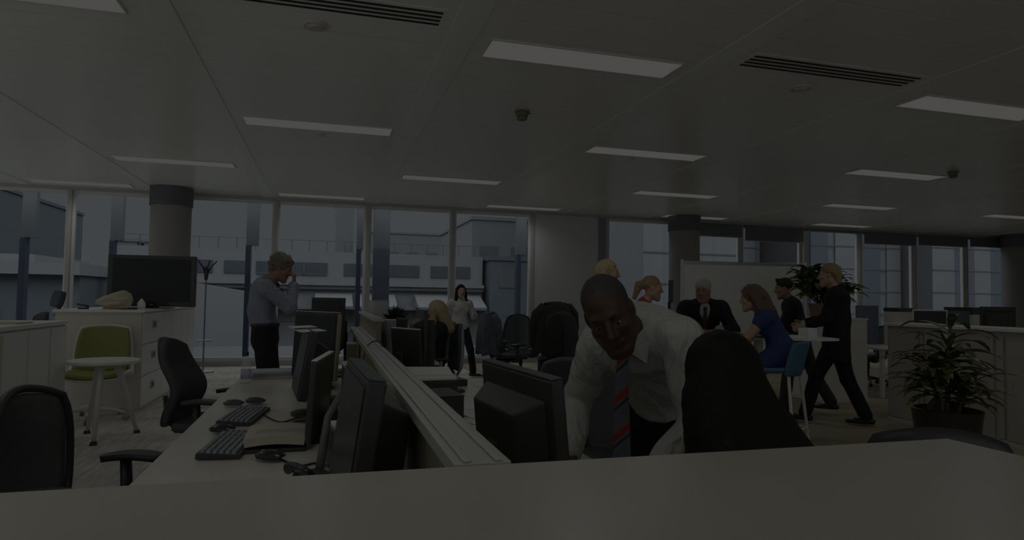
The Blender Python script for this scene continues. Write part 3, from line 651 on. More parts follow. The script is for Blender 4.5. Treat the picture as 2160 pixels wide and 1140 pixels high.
# ---- second pod beyond
divider(.50, 6.35, 9.4, 1.16, 'farther white desk divider beyond the first desk row', False)
for k in range(2): desk(.56, 1.10, 6.4+1.5*k, 6.4+1.5*(k+1), 'pale desk beyond the first row, '+('nearer one' if k == 0 else 'by the window'), 1)
flat_box('file_holder', (.67, 8.6, DZ), (.2, .28, .58), .15, 'white upright file holder on the farther desks', 'file holder', mat('file_white', px(52, 53, 54), .6), lid=.01)
flat_box('small_cabinet', (.68, 6.98, DZ), (.16, .3, .40), .1, 'pale grey desk box left of the file holder on farther desks', 'box', mat('file_grey', px(47, 48, 49), .6))
dl = empty('desk_lamp', (.64, 9.2, DZ), 0, 'small black desk lamp standing on the farther desks', 'lamp')
MB().lathe([(0, 0), (.08, 0), (.075, .015), (0, .02)], n=24).build('base', M_black, dl, auto=.6); MB().tube([(0, 0, .015), (0, .05, .3), (.03, 0, .5)], .009, 8).build('arm', M_black, dl); MB().lathe([(.012, .54), (.04, .47), (.036, .47), (.008, .54)], (.04, 0, 0), 20, closed=True).build('shade', M_black, dl, auto=.6)
monitor((.74, 6.56, DZ), -PI/2+.2, 'slim black monitor on the farther desks left of brown boxes', .3, .3, .28, .0, False)
flat_box('archive_box', (.95, 6.62, DZ), (.14, .1, .22), .1, 'dark brown archive box on the farther desks', 'box', mat('brown_card', px(26, 25, 20), .8), lid=.01)
tray((.97, 6.86, DZ), .2, 'grey paper tray beside the bushy plant', .3, .24, .3)
pb = empty('bushy_plant', (.82, 8.0, DZ), 0, 'dark bushy desk plant in a black box pot on the farther desks', 'plant')
MB().box((0, 0, .17), (.2, .2, .34), top=(1.1, 1.1)).build('pot', M_black, pb, bev=.006)
q = MB(); rr = random.Random(4)
for k in range(230):
    a = rr.uniform(0, 2*PI); e = rr.uniform(-.2, 1.5); L = rr.uniform(.1, .2); d = Vector((math.cos(a)*math.cos(e), math.sin(a)*math.cos(e), math.sin(e))); s_ = d.cross(Vector((rr.random(), rr.random(), rr.random()))).normalized()*.012
    c0 = Vector((0, 0, .36)); q.add([c0+d*.03, c0+d*L*.6+s_, c0+d*L, c0+d*L*.6-s_], [(0, 1, 2, 3)])
q.build('foliage', mat('dark_leaf', (.035, .045, .03), .6, noise=.3), pb)
st_ = empty('soft_toy', (.97, 6.88, DZ+.305), 0, 'small white soft toy sitting on the grey paper tray', 'toy')
MB().sphere((0, 0, .05), (.05, .045, .055), 14).build('body', M_paper, st_, smooth=True); MB().sphere((0, -.01, .125), .042, 14).build('head', M_paper, st_, smooth=True)
for s_ in (-1, 1): MB().sphere((s_*.035, 0, .16), .016, 10).build('ear', M_paper, st_, smooth=True)

# ---- chairs
task_chair((-.88, 2.95, 0), -PI/2-.22, 'black mesh desk chair nearest the camera, cut by the left edge', bh=.54, bw=.5, zb=.45, tilt=.1)
task_chair((-.72, 4.98, 0), -PI/2-.22, 'black desk chair with curved back at the middle left desk', back='solid', bh=.60, bw=.46, zb=.46, tilt=.16, back_m=M_fabric, scurve=.11)
task_chair((-3.5, 8.95, 0), PI*.7, 'high backed black office chair with grey headrest behind the left cabinets', back='solid', bh=.62, headrest=True, tilt=.12)
task_chair((1.27, 7.72, 0), PI/2+.05, 'black and grey desk chair with the blonde woman in black', back='solid', back_m=M_fabb, frame_m=M_grey, bh=.56)
task_chair((1.58, 9.6, 0), PI/2+.5, 'rounded dark chair behind the blonde woman, before the walking woman', back='solid', bh=.5, arms=False)
task_chair((3.15, 10.4, 0), PI*.98, 'black mesh backed chair in front of the windows right of walking woman', bh=.6, bw=.5, tilt=.1)
task_chair((2.75, 9.80, 0), -1.27, 'chair draped with a blue and brown jacket near the windows', back='solid', bh=.6)
task_chair((2.83, 7.5, 0), PI*.96, 'high backed chair covered by the big dark jacket', back='solid', bh=.72, tilt=.05)
task_chair((1.72, 4.72, 0), PI*.8, 'grey plastic backed chair behind the big near monitor', back='solid', back_m=M_montop, frame_m=M_montop, bh=.46, bw=.46, zb=.44, arms=False)
task_chair((3.14, 6.72, 0), PI*.4, 'blue grey chair partly hidden by the arm of bending man', back='solid', back_m=M_fabb)
task_chair((1.60, 3.32, 0), PI*.82, 'black mesh chair behind the striped tie of bending man', bh=.62, bw=.5, zb=.42, tilt=.12)
task_chair((2.16, 1.93, 0), -PI*.2, 'black chair back rising over the counter below the potted plant', back='solid', bh=.5, bw=.52, zb=.46, tilt=.05)
task_chair((3.35, 1.95, 0), PI*.62, 'black chair cut by the right edge of the view', back='solid', bh=.5, bw=.5, zb=.42)
task_chair((1.31, 1.47, 0), .3, 'black chair of the woman with long black hair', back='solid', bh=.33, zb=.42)
task_chair((8.9, 9.0, 0), PI*.4, 'dark chair glimpsed in the gap between the two right cabinets', bh=.5)
# ---- jackets over chairs
def jacket(name, loc, rz, w, h, top, m, label, dep=.12, seed=1, group=None):
    """a garment hung over a chair back: shoulders, front and back fall"""
    r = empty(name, loc, rz, label, 'jacket', group); rr = random.Random(seed)
    ph_ = [rr.uniform(0, 6) for _ in range(6)]
    def f(u, v):
        a = u*PI; t = (1-v)/2
        wx = w/2*(.55+.45*min(1, t*3.2)**.6)*(1+.10*t); dy = dep*(.35+.65*min(1, t*2)**.5)
        fold = .018*t*(math.sin(7*a+ph_[0])+.6*math.sin(13*a+ph_[1]))
        c_, s_ = math.cos(a), math.sin(a)
        return ((wx+fold)*c_, (dep*.1+(dy+fold*1.3)*s_), top-.0*t-h*t-.05*abs(c_)**2*(1-t)+.02*math.sin(5*a+ph_[2])*t)
    MB().shell(f, 64, 18, .012).build('cloth', m, r, smooth=True)
    MB().shell(lambda u, v: (u*w*.27, dep*.1+v*dep*.36, top-.008-.012*u*u-.02*v*v), 12, 6, .02).build('collar', m, r, smooth=True)
    for s_ in (-1, 1):
        MB().tube([(s_*w*.33, 0, top-.05), (s_*w*.5, .02, top-.16), (s_*w*.56, .04, top-h*.5), (s_*w*.53, .05, top-h*.82)], [.05, .062, .055, .048], 14).build('sleeve', m, r, smooth=True)
    return r
M_jk = mat('brown_black_suiting', (.05, .049, .045), .9, noise=.25, scale=90, bump=.15)
jacket('suit_jacket', (2.84, 7.84, 0), .25, .58, .66, 1.34, M_jk, 'big dark brown jacket spread over a high chair back', .13, 3)
jacket('blue_jacket', (2.42, 9.71, 0), -1.2, .40, .66, 1.17, mat('blue_brown_suiting', (.13, .14, .18), .9, noise=.5, scale=9), 'blue grey jacket with brown lining hung on a chair by the windows', .16, 5)

# ================================================================ cabinets
M_line = mat('cabinet_gap', (.25, .24, .22), .8)
# left near cabinet, doors towards +X
c1 = empty('storage_cabinet', (-2.36, 5.2, 0), 0, 'white low cabinet with tall doors at left edge, nearest the camera', 'cabinet')
MB().bb(-.5, 0, -1.9, 1.88, 0, 1.065).build('carcass', M_cream, c1); MB().bb(-.52, .02, -1.92, 1.9, 1.065, 1.10).build('cabinet_top', M_white, c1, bev=.003)
for k, (a, b_) in enumerate([(-1.85, -1.28), (-1.27, -.44), (-.43, .55), (.57, 1.06), (1.07, 1.5)]):
    d = MB().bb(0, .016, a, b_-.01, .03, 1.05).build('door', M_white, c1, bev=.002)
    if k in (2, 3): MB().bb(.016, .024, b_-.05 if k == 2 else a, b_-.012 if k == 2 else a+.03, .05, 1.03).build('edge_pull', M_cream, d)
MB().bb(0, .016, 1.52, 1.88, .03, 1.05).build('end_panel', M_white, c1)
tag(MB().box((0, 0, .006), (.22, .31, .012)).build('paper_folder', mat('straw_folder', px(52, 50, 38), .7), loc=(-2.52, 6.35, 1.10)), 'straw coloured folder lying on the near left cabinet', 'folder')
# left far cabinet: drawers towards +X, plain end towards the camera
c2 = empty('drawer_cabinet', (-2.04, 8.5, 0), 0, 'white drawer cabinet carrying the television', 'cabinet')
MB().bb(-.9, -.018, .0, 3.1, 0, 1.14).build('carcass', M_cream, c2); MB().bb(-.92, .01, -.02, 3.12, 1.14, 1.17).build('cabinet_top', M_white, c2, bev=.003)
M_wcool = M_white
for k in range(3):
    d = MB().bb(-.018, 0, .02, 1.02, .03+k*.37, .03+k*.37+.36).build('drawer', M_wcool, c2, bev=.003)
    MB().bb(0, .012, .43, .57, .17+k*.37+.03, .17+k*.37+.12).build('handle', M_alu, d, bev=.003); MB().bb(.006, .014, .46, .54, .215+k*.37, .275+k*.37).build('grip_recess', mat('recess', (.12, .12, .13), .6), d)
for k in range(4): MB().bb(-.018, 0, 1.03+k*.52, 1.03+k*.52+.51, .03, 1.13).build('door', M_wcool, c2, bev=.003)
tv = empty('television', (-2.22, 9.62, 1.17), -.06, 'big flat black television standing on the left cabinet', 'television')
MB().bb(-.535, .535, -.03, .045, .02, .70).build('housing', M_blackg, tv, bev=.008)
sc = MB().bb(-.475, .475, -.034, -.03, .085, .655).build('screen', mat('tv_screen', (.065, .067, .07), .4, spec=.05), tv)
for k in range(2): MB().box((.02*k-.005, -.033, .048), (.012, .004, .012)).build('logo_mark' if k == 0 else 'logo_letters', M_alu, tv)
MB().bb(-.26, .26, -.11, .12, 0, .012).build('stand_base', M_blackg, tv, bev=.004); MB().bb(-.08, .08, 0, .04, .012, .06).build('stand_neck', M_blackg, tv)
# things on that cabinet
sh = MB(); rr = random.Random(2)
def bag(u, v):
    a = u*PI; t = (v+1)/2
    prof = math.sin(PI*min(1, .08+t*.92))**.6
    r_ = (.05+.09*t)*prof+.014*math.sin(5*a+6*t)*prof+.008*math.sin(11*a-9*t)*prof
    return (-.20+.40*t, r_*math.cos(a)*.9, .0+max(.004, .075+.035*t+r_*math.sin(a)*(.85+.5*t)))
bg_ = MB().shell(bag, 36, 20, .003).build('paper_bag', mat('cream_paper_bag', px(56, 54, 45), .75, bump=.4, scale=25), smooth=True, loc=(-2.50, 9.05, 1.172)); bg_.rotation_euler = (0, 0, .2)
tag(bg_, 'crumpled cream paper bag lying before the television', 'bag')
o = MB().sphere((0, 0, .012), (.13, .05, .012), 16).build('orange_packet', mat('orange_wrap', px(48, 34, 20), .6), smooth=True, loc=(-2.45, 8.86, 1.17)); tag(o, 'flat orange packet under the cream paper bag', 'packet')
sb = MB().lathe([(0, 0), (.045, 0), (.05, .05), (.045, .08), (.02, .11), (.008, .13), (0, .13)], n=20, sy=.7).build('small_paper_bag', M_paper, smooth=True, loc=(-2.22, 9.12, 1.17)); tag(sb, 'small white twisted paper bag next to the cream bag', 'bag')
o = MB().lathe([(0, 0), (.09, 0), (.1, .012), (0, .014)], n=24).build('dark_dish', M_black, smooth=False, loc=(-2.28, 8.82, 1.17)); tag(o, 'flat dark dish on the cabinet beside the cream bag', 'dish')
sp = empty('stapler', (-2.74, 8.75, 1.17), .1, 'small black stapler on the corner of the drawer cabinet', 'stapler')
MB().box((0, 0, .008), (.11, .03, .016)).build('base', M_black, sp, bev=.004); MB().box((-.01, 0, .048), (.12, .026, .02), rot=Matrix.Rotation(.22, 3, 'Y')).build('arm', M_black, sp, bev=.006); MB().box((.04, 0, .03), (.03, .026, .04)).build('hinge', M_black, sp)

# coat stand
cs = empty('coat_stand', (-2.03, 12.45, 0), 0, 'slim grey coat stand with dark hooks by the windows', 'coat stand')
MB().lathe([(0, 0), (.19, 0), (.185, .02), (.03, .035), (0, .035)], n=28).build('base', M_grey, cs, auto=.6)
MB().cyl((0, 0, .03), (0, 0, 1.72), .014, n=12).build('pole', mat('stand_steel', (.22, .23, .28), .4), cs)
MB().lathe([(.016, .54), (.13, .54), (.13, .56), (.016, .56)], n=24, closed=True).build('umbrella_ring', M_grey, cs, auto=.6)
MB().lathe([(0, 1.60), (.028, 1.62), (.045, 1.78), (.03, 1.84), (0, 1.86)], n=16).build('hub', M_black, cs, smooth=True)
for k in range(5):
    a = 2*PI*k/5+.15; d = Vector((math.cos(a), math.sin(a), 0))
    MB().tube([d*.03+Vector((0, 0, 1.74)), d*.07+Vector((0, 0, 1.84)), d*.14+Vector((0, 0, 1.92)), d*.165+Vector((0, 0, 1.95))], [.014, .013, .01, .012], 8).build('hook', M_black, cs, smooth=True)

# round white table and its two chairs
rt = empty('round_table', (-2.0, 7.0, 0), 0, 'small round white table with splayed legs between the left cabinets', 'table')
MB().lathe([(0, .70), (.28, .70), (.30, .71), (.30, .73), (.295, .735), (0, .735)], n=48).build('tabletop', M_white, rt, auto=.6)
for k, a in enumerate([-PI/2+.1, -PI/2+2.2, -PI/2+4.2-.4]):
    d = Vector((math.cos(a), math.sin(a), 0)); lg = MB().tube([d*.1+Vector((0, 0, .70)), d*.14+Vector((0, 0, .6)), d*.31+Vector((0, 0, .03))], [.042, .036, .022], 12, flat=(1, .8)).build('leg', M_metalw, rt, smooth=True)
    MB().cyl(d*.315+Vector((0, 0, 0)), d*.315+Vector((0, 0, .03)), .032, .026, 14).build('foot', M_black, lg)
def shell_chair(loc, rz, label, cushion, shellm):
    r = empty('swivel_chair', loc, rz, label, 'chair', 'light swivel chairs at the round table')
    star_base(r, M_metalw, M_grey, .33)
    MB().cyl((0, 0, .14), (0, 0, .44), .022, n=14).build('gas_column', M_black, r)
    MB().shell(lambda u, v: (disc_map(u, v, .45)[0]*.27, .0+disc_map(u, v, .45)[1]*.25, .47+.03*u*u), 16, 16, .05).build('seat', cushion, r, smooth=True)
    MB().shell(lambda u, v: (disc_map(u, v, .45)[0]*.28, .0+disc_map(u, v, .45)[1]*.26, .435+.025*u*u), 16, 16, .016).build('seat_shell', shellm, r, smooth=True)
    def bk(u, v, s=1):
        x, y = disc_map(u, v, .35); return (x*.265*s*(1-.06*y), -.27-.05*(y+1)+.06*x*x, .74+y*.25*s)
    b_ = MB().shell(bk, 16, 16, .03).build('back_cushion', cushion, r, smooth=True)
    MB().shell(lambda u, v: Vector(bk(u, v, 1.08))+Vector((0, -.022, 0)), 16, 16, .012).build('back_shell', shellm, r, smooth=True)
    for s_ in (-1, 1): MB().tube([(s_*.27, -.08, .45), (s_*.3, -.2, .47), (s_*.285, -.3, .6), (s_*.265, -.31, .74)], [.024, .022, .018, .016], 10).build('back_arm', shellm, r, smooth=True)
    for s_ in (-1, 1): MB().tube([(s_*.29, .16, .5), (s_*.31, .0, .505), (s_*.29, -.16, .50)], [.024, .026, .022], 10).build('seat_rim', shellm, r, smooth=True)
    return r
M_green = mat('olive_green_fabric', px(38, 40, 20), .85, noise=.12, scale=250, bump=.15)
shell_chair((-2.36, 8.02, 0), PI+.08, 'olive green swivel chair with white frame behind the round table', M_green, M_metalw)
shell_chair((-2.85, 7.45, 0), -PI/2-.5, 'white shell swivel chair half hidden by the near left cabinet', mat('straw_fabric', px(48, 46, 32), .85, noise=.1, scale=250), M_metalw)

# right cabinets
c3 = empty('storage_cabinet', (6.47, 4.4, 0), 0, 'long cream cabinet with tall doors behind the potted plant', 'cabinet')
M_tan = mat('tan_laminate', px(53, 51, 47), .4, noise=.02)
MB().bb(.02, .48, -2.2, 1.86, 0, 1.12).build('carcass', M_tan, c3); MB().bb(-.02, .5, -2.22, 1.88, 1.12, 1.155).build('cabinet_top', M_white, c3, bev=.003); MB().bb(0, .02, -2.2, 1.86, 0, .05).build('plinth', M_cream, c3)
for k, (a, b_) in enumerate([(1.44, 1.85), (1.38, 1.42), (.57, 1.36), (.47, .55), (-.4, .45), (-1.25, -.42), (-2.18, -1.27)]):
    d = MB().bb(0, .02, a, b_-.012, .055, 1.08).build('door', M_tan, c3, bev=.003)
    if k == 4: MB().cyl((-.01, b_-.08, .62), (0, b_-.08, .62), .012, n=14).build('lock', M_grey, d)
c4 = empty('storage_cabinet', (6.62, 7.45, 0), 0, 'white cabinet block standing behind the man walking in a suit', 'cabinet')
MB().bb(0, .74, .0, .88, 0, 1.14).build('carcass', M_white, c4); MB().bb(-.015, .755, -.015, .89, 1.14, 1.17).build('cabinet_top', M_white, c4, bev=.003)
for k in range(2): MB().bb(-.016, 0, .02+.43*k, .44+.43*k, .04, 1.13).build('door', M_white, c4, bev=.002)

# potted plants
def leafy(parent, stems, mleaf, mstem, n, L, W, seed, droop=.6, name='leaf_spray', up=.5):
    rr = random.Random(seed); r_ = Vector
    for si, (a, b_) in enumerate(stems):
        a, b_ = Vector(a), Vector(b_); st = MB().tube([a, a.lerp(b_, .5)+Vector((rr.uniform(-.02, .02), rr.uniform(-.02, .02), 0)), b_], [.016, .013, .009], 8).build('stem', mstem, parent, smooth=True)
        q = MB()
        for k in range(n):
            t = .35+.65*(k/(n-1))**.8 if n > 1 else 1; c0 = a.lerp(b_, t); az = k*2.4+rr.uniform(-.4, .4); el = up*(.2+1.0*t)+rr.uniform(-.25, .25); le = L*rr.uniform(.75, 1.2); w_ = W*rr.uniform(.8, 1.2)
            d = Vector((math.cos(az), math.sin(az), 0)); sd_ = Vector((-math.sin(az), math.cos(az), 0)); P = []; ns = 7; e = el; p = c0.copy()
            for s in range(ns+1):
                P.append(p.copy()); p = p+(d*math.cos(e)+Vector((0, 0, math.sin(e))))*le/ns; e -= droop*(.15+.35*s/ns)
            vs_ = []; fs = []
            for s in range(ns+1):
                ww = w_*math.sin(PI*min(1, (s+.35)/(ns+.35)))**.8*.5+.001
                vs_ += [P[s]-sd_*ww+Vector((0, 0, .25*ww)), P[s], P[s]+sd_*ww+Vector((0, 0, .25*ww))]
            for s in range(ns): fs += [(3*s, 3*s+1, 3*s+4, 3*s+3), (3*s+1, 3*s+2, 3*s+5, 3*s+4)]
            q.add(vs_, fs, 0)
        o = q.build(name, mleaf, st, smooth=True)
M_leaf = mat('striped_leaf', px(34, 37, 18), .4, noise=.1)
n, l, b = nodes_of(M_leaf)
z = n.new('ShaderNodeTexNoise'); z.inputs['Scale'].default_value = 38; t = n.new('ShaderNodeTexCoord'); rp = n.new('ShaderNodeValToRGB')
rp.color_ramp.elements[0].color = (.055, .085, .025, 1); rp.color_ramp.elements[0].position = .40; rp.color_ramp.elements[1].color = (.26, .27, .10, 1); rp.color_ramp.elements[1].position = .66
l.new(t.outputs['Object'], z.inputs['Vector']); l.new(z.outputs['Fac'], rp.inputs[0]); l.new(rp.outputs[0], b.inputs['Base Color'])
M_stem = mat('plant_stem', px(28, 25, 17), .8, noise=.3)
M_soil = mat('potting_soil', (.03, .025, .02), .95, noise=.4, bump=.6)
M_pot = mat('dark_brown_pot', (.040, .036, .032), .35, noise=.08)
pl = empty('potted_plant', (4.72, 4.0, 0), 0, 'striped leaf plant in a dark round pot in front of the right cabinet', 'plant')
pt = MB().lathe([(0, 0), (.17, 0), (.195, .1), (.235, .5), (.245, .56), (.225, .565), (.215, .52), (0, .50)], n=48).build('pot', M_pot, pl, auto=.7)
MB().lathe([(0, .50), (.214, .505), (.214, .52), (0, .53)], n=32).build('soil', M_soil, pt)
leafy(pl, [((0, 0, .5), (.04, .0, 1.2)), ((.03, .02, .5), (.06, .05, 1.0)), ((-.06, -.02, .5), (-.12, -.03, .82)), ((-.02, .05, .5), (-.03, .12, .92)), ((.05, -.05, .5), (.1, -.06, .74))], M_leaf, M_stem, 22, .38, .08, 3, .68)
M_leaf2 = mat('deep_green_leaf', px(24, 28, 15), .45, noise=.35, scale=20)
p2 = empty('cabinet_plant', (6.85, 7.72, 1.17), 0, 'big dark green leafy plant on the white cabinet behind the walking man', 'plant')
pt = MB().lathe([(0, 0), (.16, 0), (.19, .18), (.2, .2), (.185, .2), (.17, .17), (0, .165)], n=36).build('pot', mat('terracotta', px(40, 33, 26), .8), p2, auto=.7)
MB().lathe([(0, .16), (.17, .165), (.17, .175), (0, .18)], n=24).build('soil', M_soil, pt)
leafy(p2, [((0, 0, .17), (.0, .0, .62)), ((.05, .02, .17), (.24, .0, .52)), ((-.05, 0, .17), (-.30, .05, .55)), ((0, .06, .17), (.12, .12, .58)), ((0, -.05, .17), (-.16, -.12, .48)), ((.05, -.03, .17), (.40, -.08, .36)), ((-.06, -.03, .17), (-.42, -.06, .38)), ((.04, -.04, .17), (.18, -.16, .40)), ((-.04, .03, .17), (-.14, .1, .64))], M_leaf2, M_stem, 18, .38, .11, 9, .8, up=.7)

# whiteboard partition
wb = empty('whiteboard', (6.3, 8.78, 0), -.16, 'white framed board standing behind the grey haired man', 'whiteboard')
MB().bb(-1.0, 1.0, -.012, .012, .55, 1.97).build('board', M_white, wb)
MB().bb(-1.03, -.99, -.025, .025, 0, 2.02).build('post', M_metalw, wb, bev=.004); MB().bb(.99, 1.03, -.025, .025, 0, 2.02).build('post', M_metalw, wb, bev=.004)
MB().bb(-.99, .99, -.022, .022, 1.95, 2.0).build('top_rail', M_alu, wb, bev=.003); MB().bb(-.99, .99, -.022, .022, .52, .56).build('bottom_rail', M_alu, wb, bev=.003)
for s_ in (-1.01, 1.01): MB().bb(s_-.02, s_+.02, -.28, .28, .0, .03).build('foot', M_metalw, wb, bev=.004)
# high table and bar stools
ht = empty('high_table', (4.38, 5.86, 0), -.22, 'white high meeting table between the seated people', 'table')
tb_ = [(.75*math.cos(2*PI*k/48)*1.0, .36*math.sin(2*PI*k/48)) for k in range(48)]
tb_ = [(max(-.72, min(.72, x*1.25)), max(-.36, min(.36, y*1.25))) for x, y in tb_]
MB().prism(tb_, .995, 1.02).build('tabletop', M_white, ht, bev=.003)
MB().cyl((-.0, 0, .02), (0, 0, .995), .045, n=20).build('column', M_metalw, ht, auto=.6); MB().lathe([(0, 0), (.3, 0), (.29, .015), (.05, .03), (0, .03)], n=36).build('foot_plate', M_metalw, ht, auto=.6)
def bar_stool(loc, rz, label, m):
    r = empty('bar_stool', loc, rz, label, 'stool', 'bar stools at the high table')
    MB().shell(lambda u, v: (disc_map(u, v, .3)[0]*.23, disc_map(u, v, .3)[1]*.21, .735+.03*u*u+.02*max(0, -v)), 16, 16, .035).build('seat', m, r, smooth=True)
    def bk(u, v):
        x, y = disc_map(u, v, .2); return (x*.235, -.19-.04*(y+1)+.05*x*x, .87+y*.155)
    MB().shell(bk, 16, 14, .03).build('backrest', m, r, smooth=True)
    for sx_ in (-1, 1):
        MB().tube([(sx_*.17, -.16, .74), (sx_*.24, -.23, .0)], [.016, .012], 10).build('leg', M_metalw, r); MB().tube([(sx_*.17, .15, .74), (sx_*.24, .22, .0)], [.016, .012], 10).build('leg', M_metalw, r)
    z_ = .22; q = .222
    MB().tube([(-q, -.208, z_), (q, -.208, z_)], .009, 8).tube([(-q, .198, z_), (q, .198, z_)], .009, 8).tube([(-q, -.208, z_), (-q, .198, z_)], .009, 8).tube([(q, -.208, z_), (q, .198, z_)], .009, 8).build('foot_rail', M_metalw, r)
    return r
M_teal = mat('teal_blue_shell', px(16, 31, 41), .5, noise=.05)
bar_stool((4.05, 5.16, 0), .6, 'teal blue bar stool with white legs under the woman in blue', M_teal)
bar_stool((4.22, 6.68, 0), 2.7, 'bar stool under the grey haired man, mostly hidden by the table', M_teal)
for k, (x, y, a, nm) in enumerate([(4.0, 6.02, .3, 'before the grey haired man'), (4.75, 5.75, -.3, 'by the woman in blue')]):
    o = MB().box((0, 0, .002), (.21, .297, .004)).build('paper_sheet', M_paper, loc=(x, y, 1.02)); o.rotation_euler = (0, 0, a); tag(o, 'white paper on the high table '+nm, 'paper', 'papers on the high table')
lp = empty('laptop', (4.25, 5.72, 1.02), .6, 'open dark laptop on the high table behind the leaning arm', 'laptop')
MB().box((0, 0, .009), (.34, .24, .016)).build('keyboard_base', M_black, lp, bev=.003); MB().box((0, -.125, .115), (.34, .008, .22), rot=Matrix.Rotation(.15, 3, 'X')).build('lid', M_montop, lp, bev=.003)
flat_box('paper_cup_box', (4.95, 5.8, 1.02), (.16, .12, .09), .3, 'white box on the right end of the high table', 'box', M_paper)
# display on a stand beyond the ponytailed woman
fs = empty('display_stand', (4.32, 7.6, 0), .95, 'thin black display on a stand right of the ponytailed woman', 'display')
MB().lathe([(0, 0), (.2, 0), (.19, .02), (0, .03)], n=24).build('base', M_black, fs); MB().cyl((0, 0, .02), (0, 0, 1.36), .02, n=12).build('pole', M_black, fs)
MB().box((0, -.02, 1.5), (.03, .06, .30), rot=Matrix.Rotation(.12, 3, 'Y')).build('screen_panel', M_black, fs, bev=.006)
# ---- right background desks
def bdesk(x, y, w_, d_, rz, label):
    r = empty('desk', (x, y, 0), rz, label, 'desk', 'desks of the desk rows')
    MB().bb(-w_/2, w_/2, -d_/2, d_/2, DZ-.027, DZ).build('desktop', M_desk, r, bev=.003)
    for a in (-1, 1):
        for c in (-1, 1): MB().bb(a*(w_/2-.08)-.025, a*(w_/2-.08)+.025, c*(d_/2-.08)-.025, c*(d_/2-.08)+.025, 0, DZ-.027).build('leg', M_metalw, r)
    return r
for k, (x, y) in enumerate([(8.6, 8.0), (10.3, 7.9), (12.0, 7.8)]): bdesk(x, y, 1.65, .8, 0, 'pale desk behind the right cabinets, %s from the gap' % ORD[k])
for k, (x, y) in enumerate([(8.8, 11.3), (10.6, 11.2), (12.4, 11.1), (14.2, 11.0)]): bdesk(x, y, 1.7, .8, 0, 'pale desk by the right windows, %s from the gap' % ORD[k])
M_bscr = mat('blue_desk_screen', (.13, .16, .22), .7, noise=.08)
for k, (x, y, w_, h_, m, nm) in enumerate([(8.32, 8.42, .42, .62, M_bscr, 'blue desk screen panel rising left of the long cream cabinet'), (9.9, 8.35, .9, .55, M_bscr, 'low blue desk screen panel behind the white monitor')]):
    o = MB().bb(-w_/2, w_/2, -.02, .02, 0, h_).build('desk_screen', m, loc=(x, y, DZ), bev=.004); tag(o, nm, 'desk screen', 'desk screens on the right')
MW = M_metalw
monitor((8.95, 7.85, DZ), PI-.7, 'white framed monitor above the cream cabinet, left of the striped plant', .46, .34, .40, .05, True, col=MW)
monitor((10.2, 7.75, DZ), -.85, 'dark monitor back above the cream cabinet, right of the striped plant', .46, .42, .42, .02, True)
o = flat_box('black_case', (8.72, 8.2, DZ), (.34, .25, .53), .1, 'cream box with a flat black top beside the blue screen', 'case', M_cream, lid=.06, lidm=M_black)
o = flat_box('office_printer', (11.1, 8.9, 0), (.7, .5, 1.22), .1, 'dark topped cream office printer behind the striped plant', 'printer', M_cream, lid=.12, lidm=M_black)
flat_box('desk_divider', (11.6, 7.6, DZ), (1.2, .05, .52), 0, 'olive desk screen at the right edge beside the dark monitor', 'desk divider', M_lime)
flat_box('desk_phone', (9.05, 7.55, DZ), (.2, .2, .1), 0, 'small dark phone on the desk left of the white monitor', 'phone', M_black)

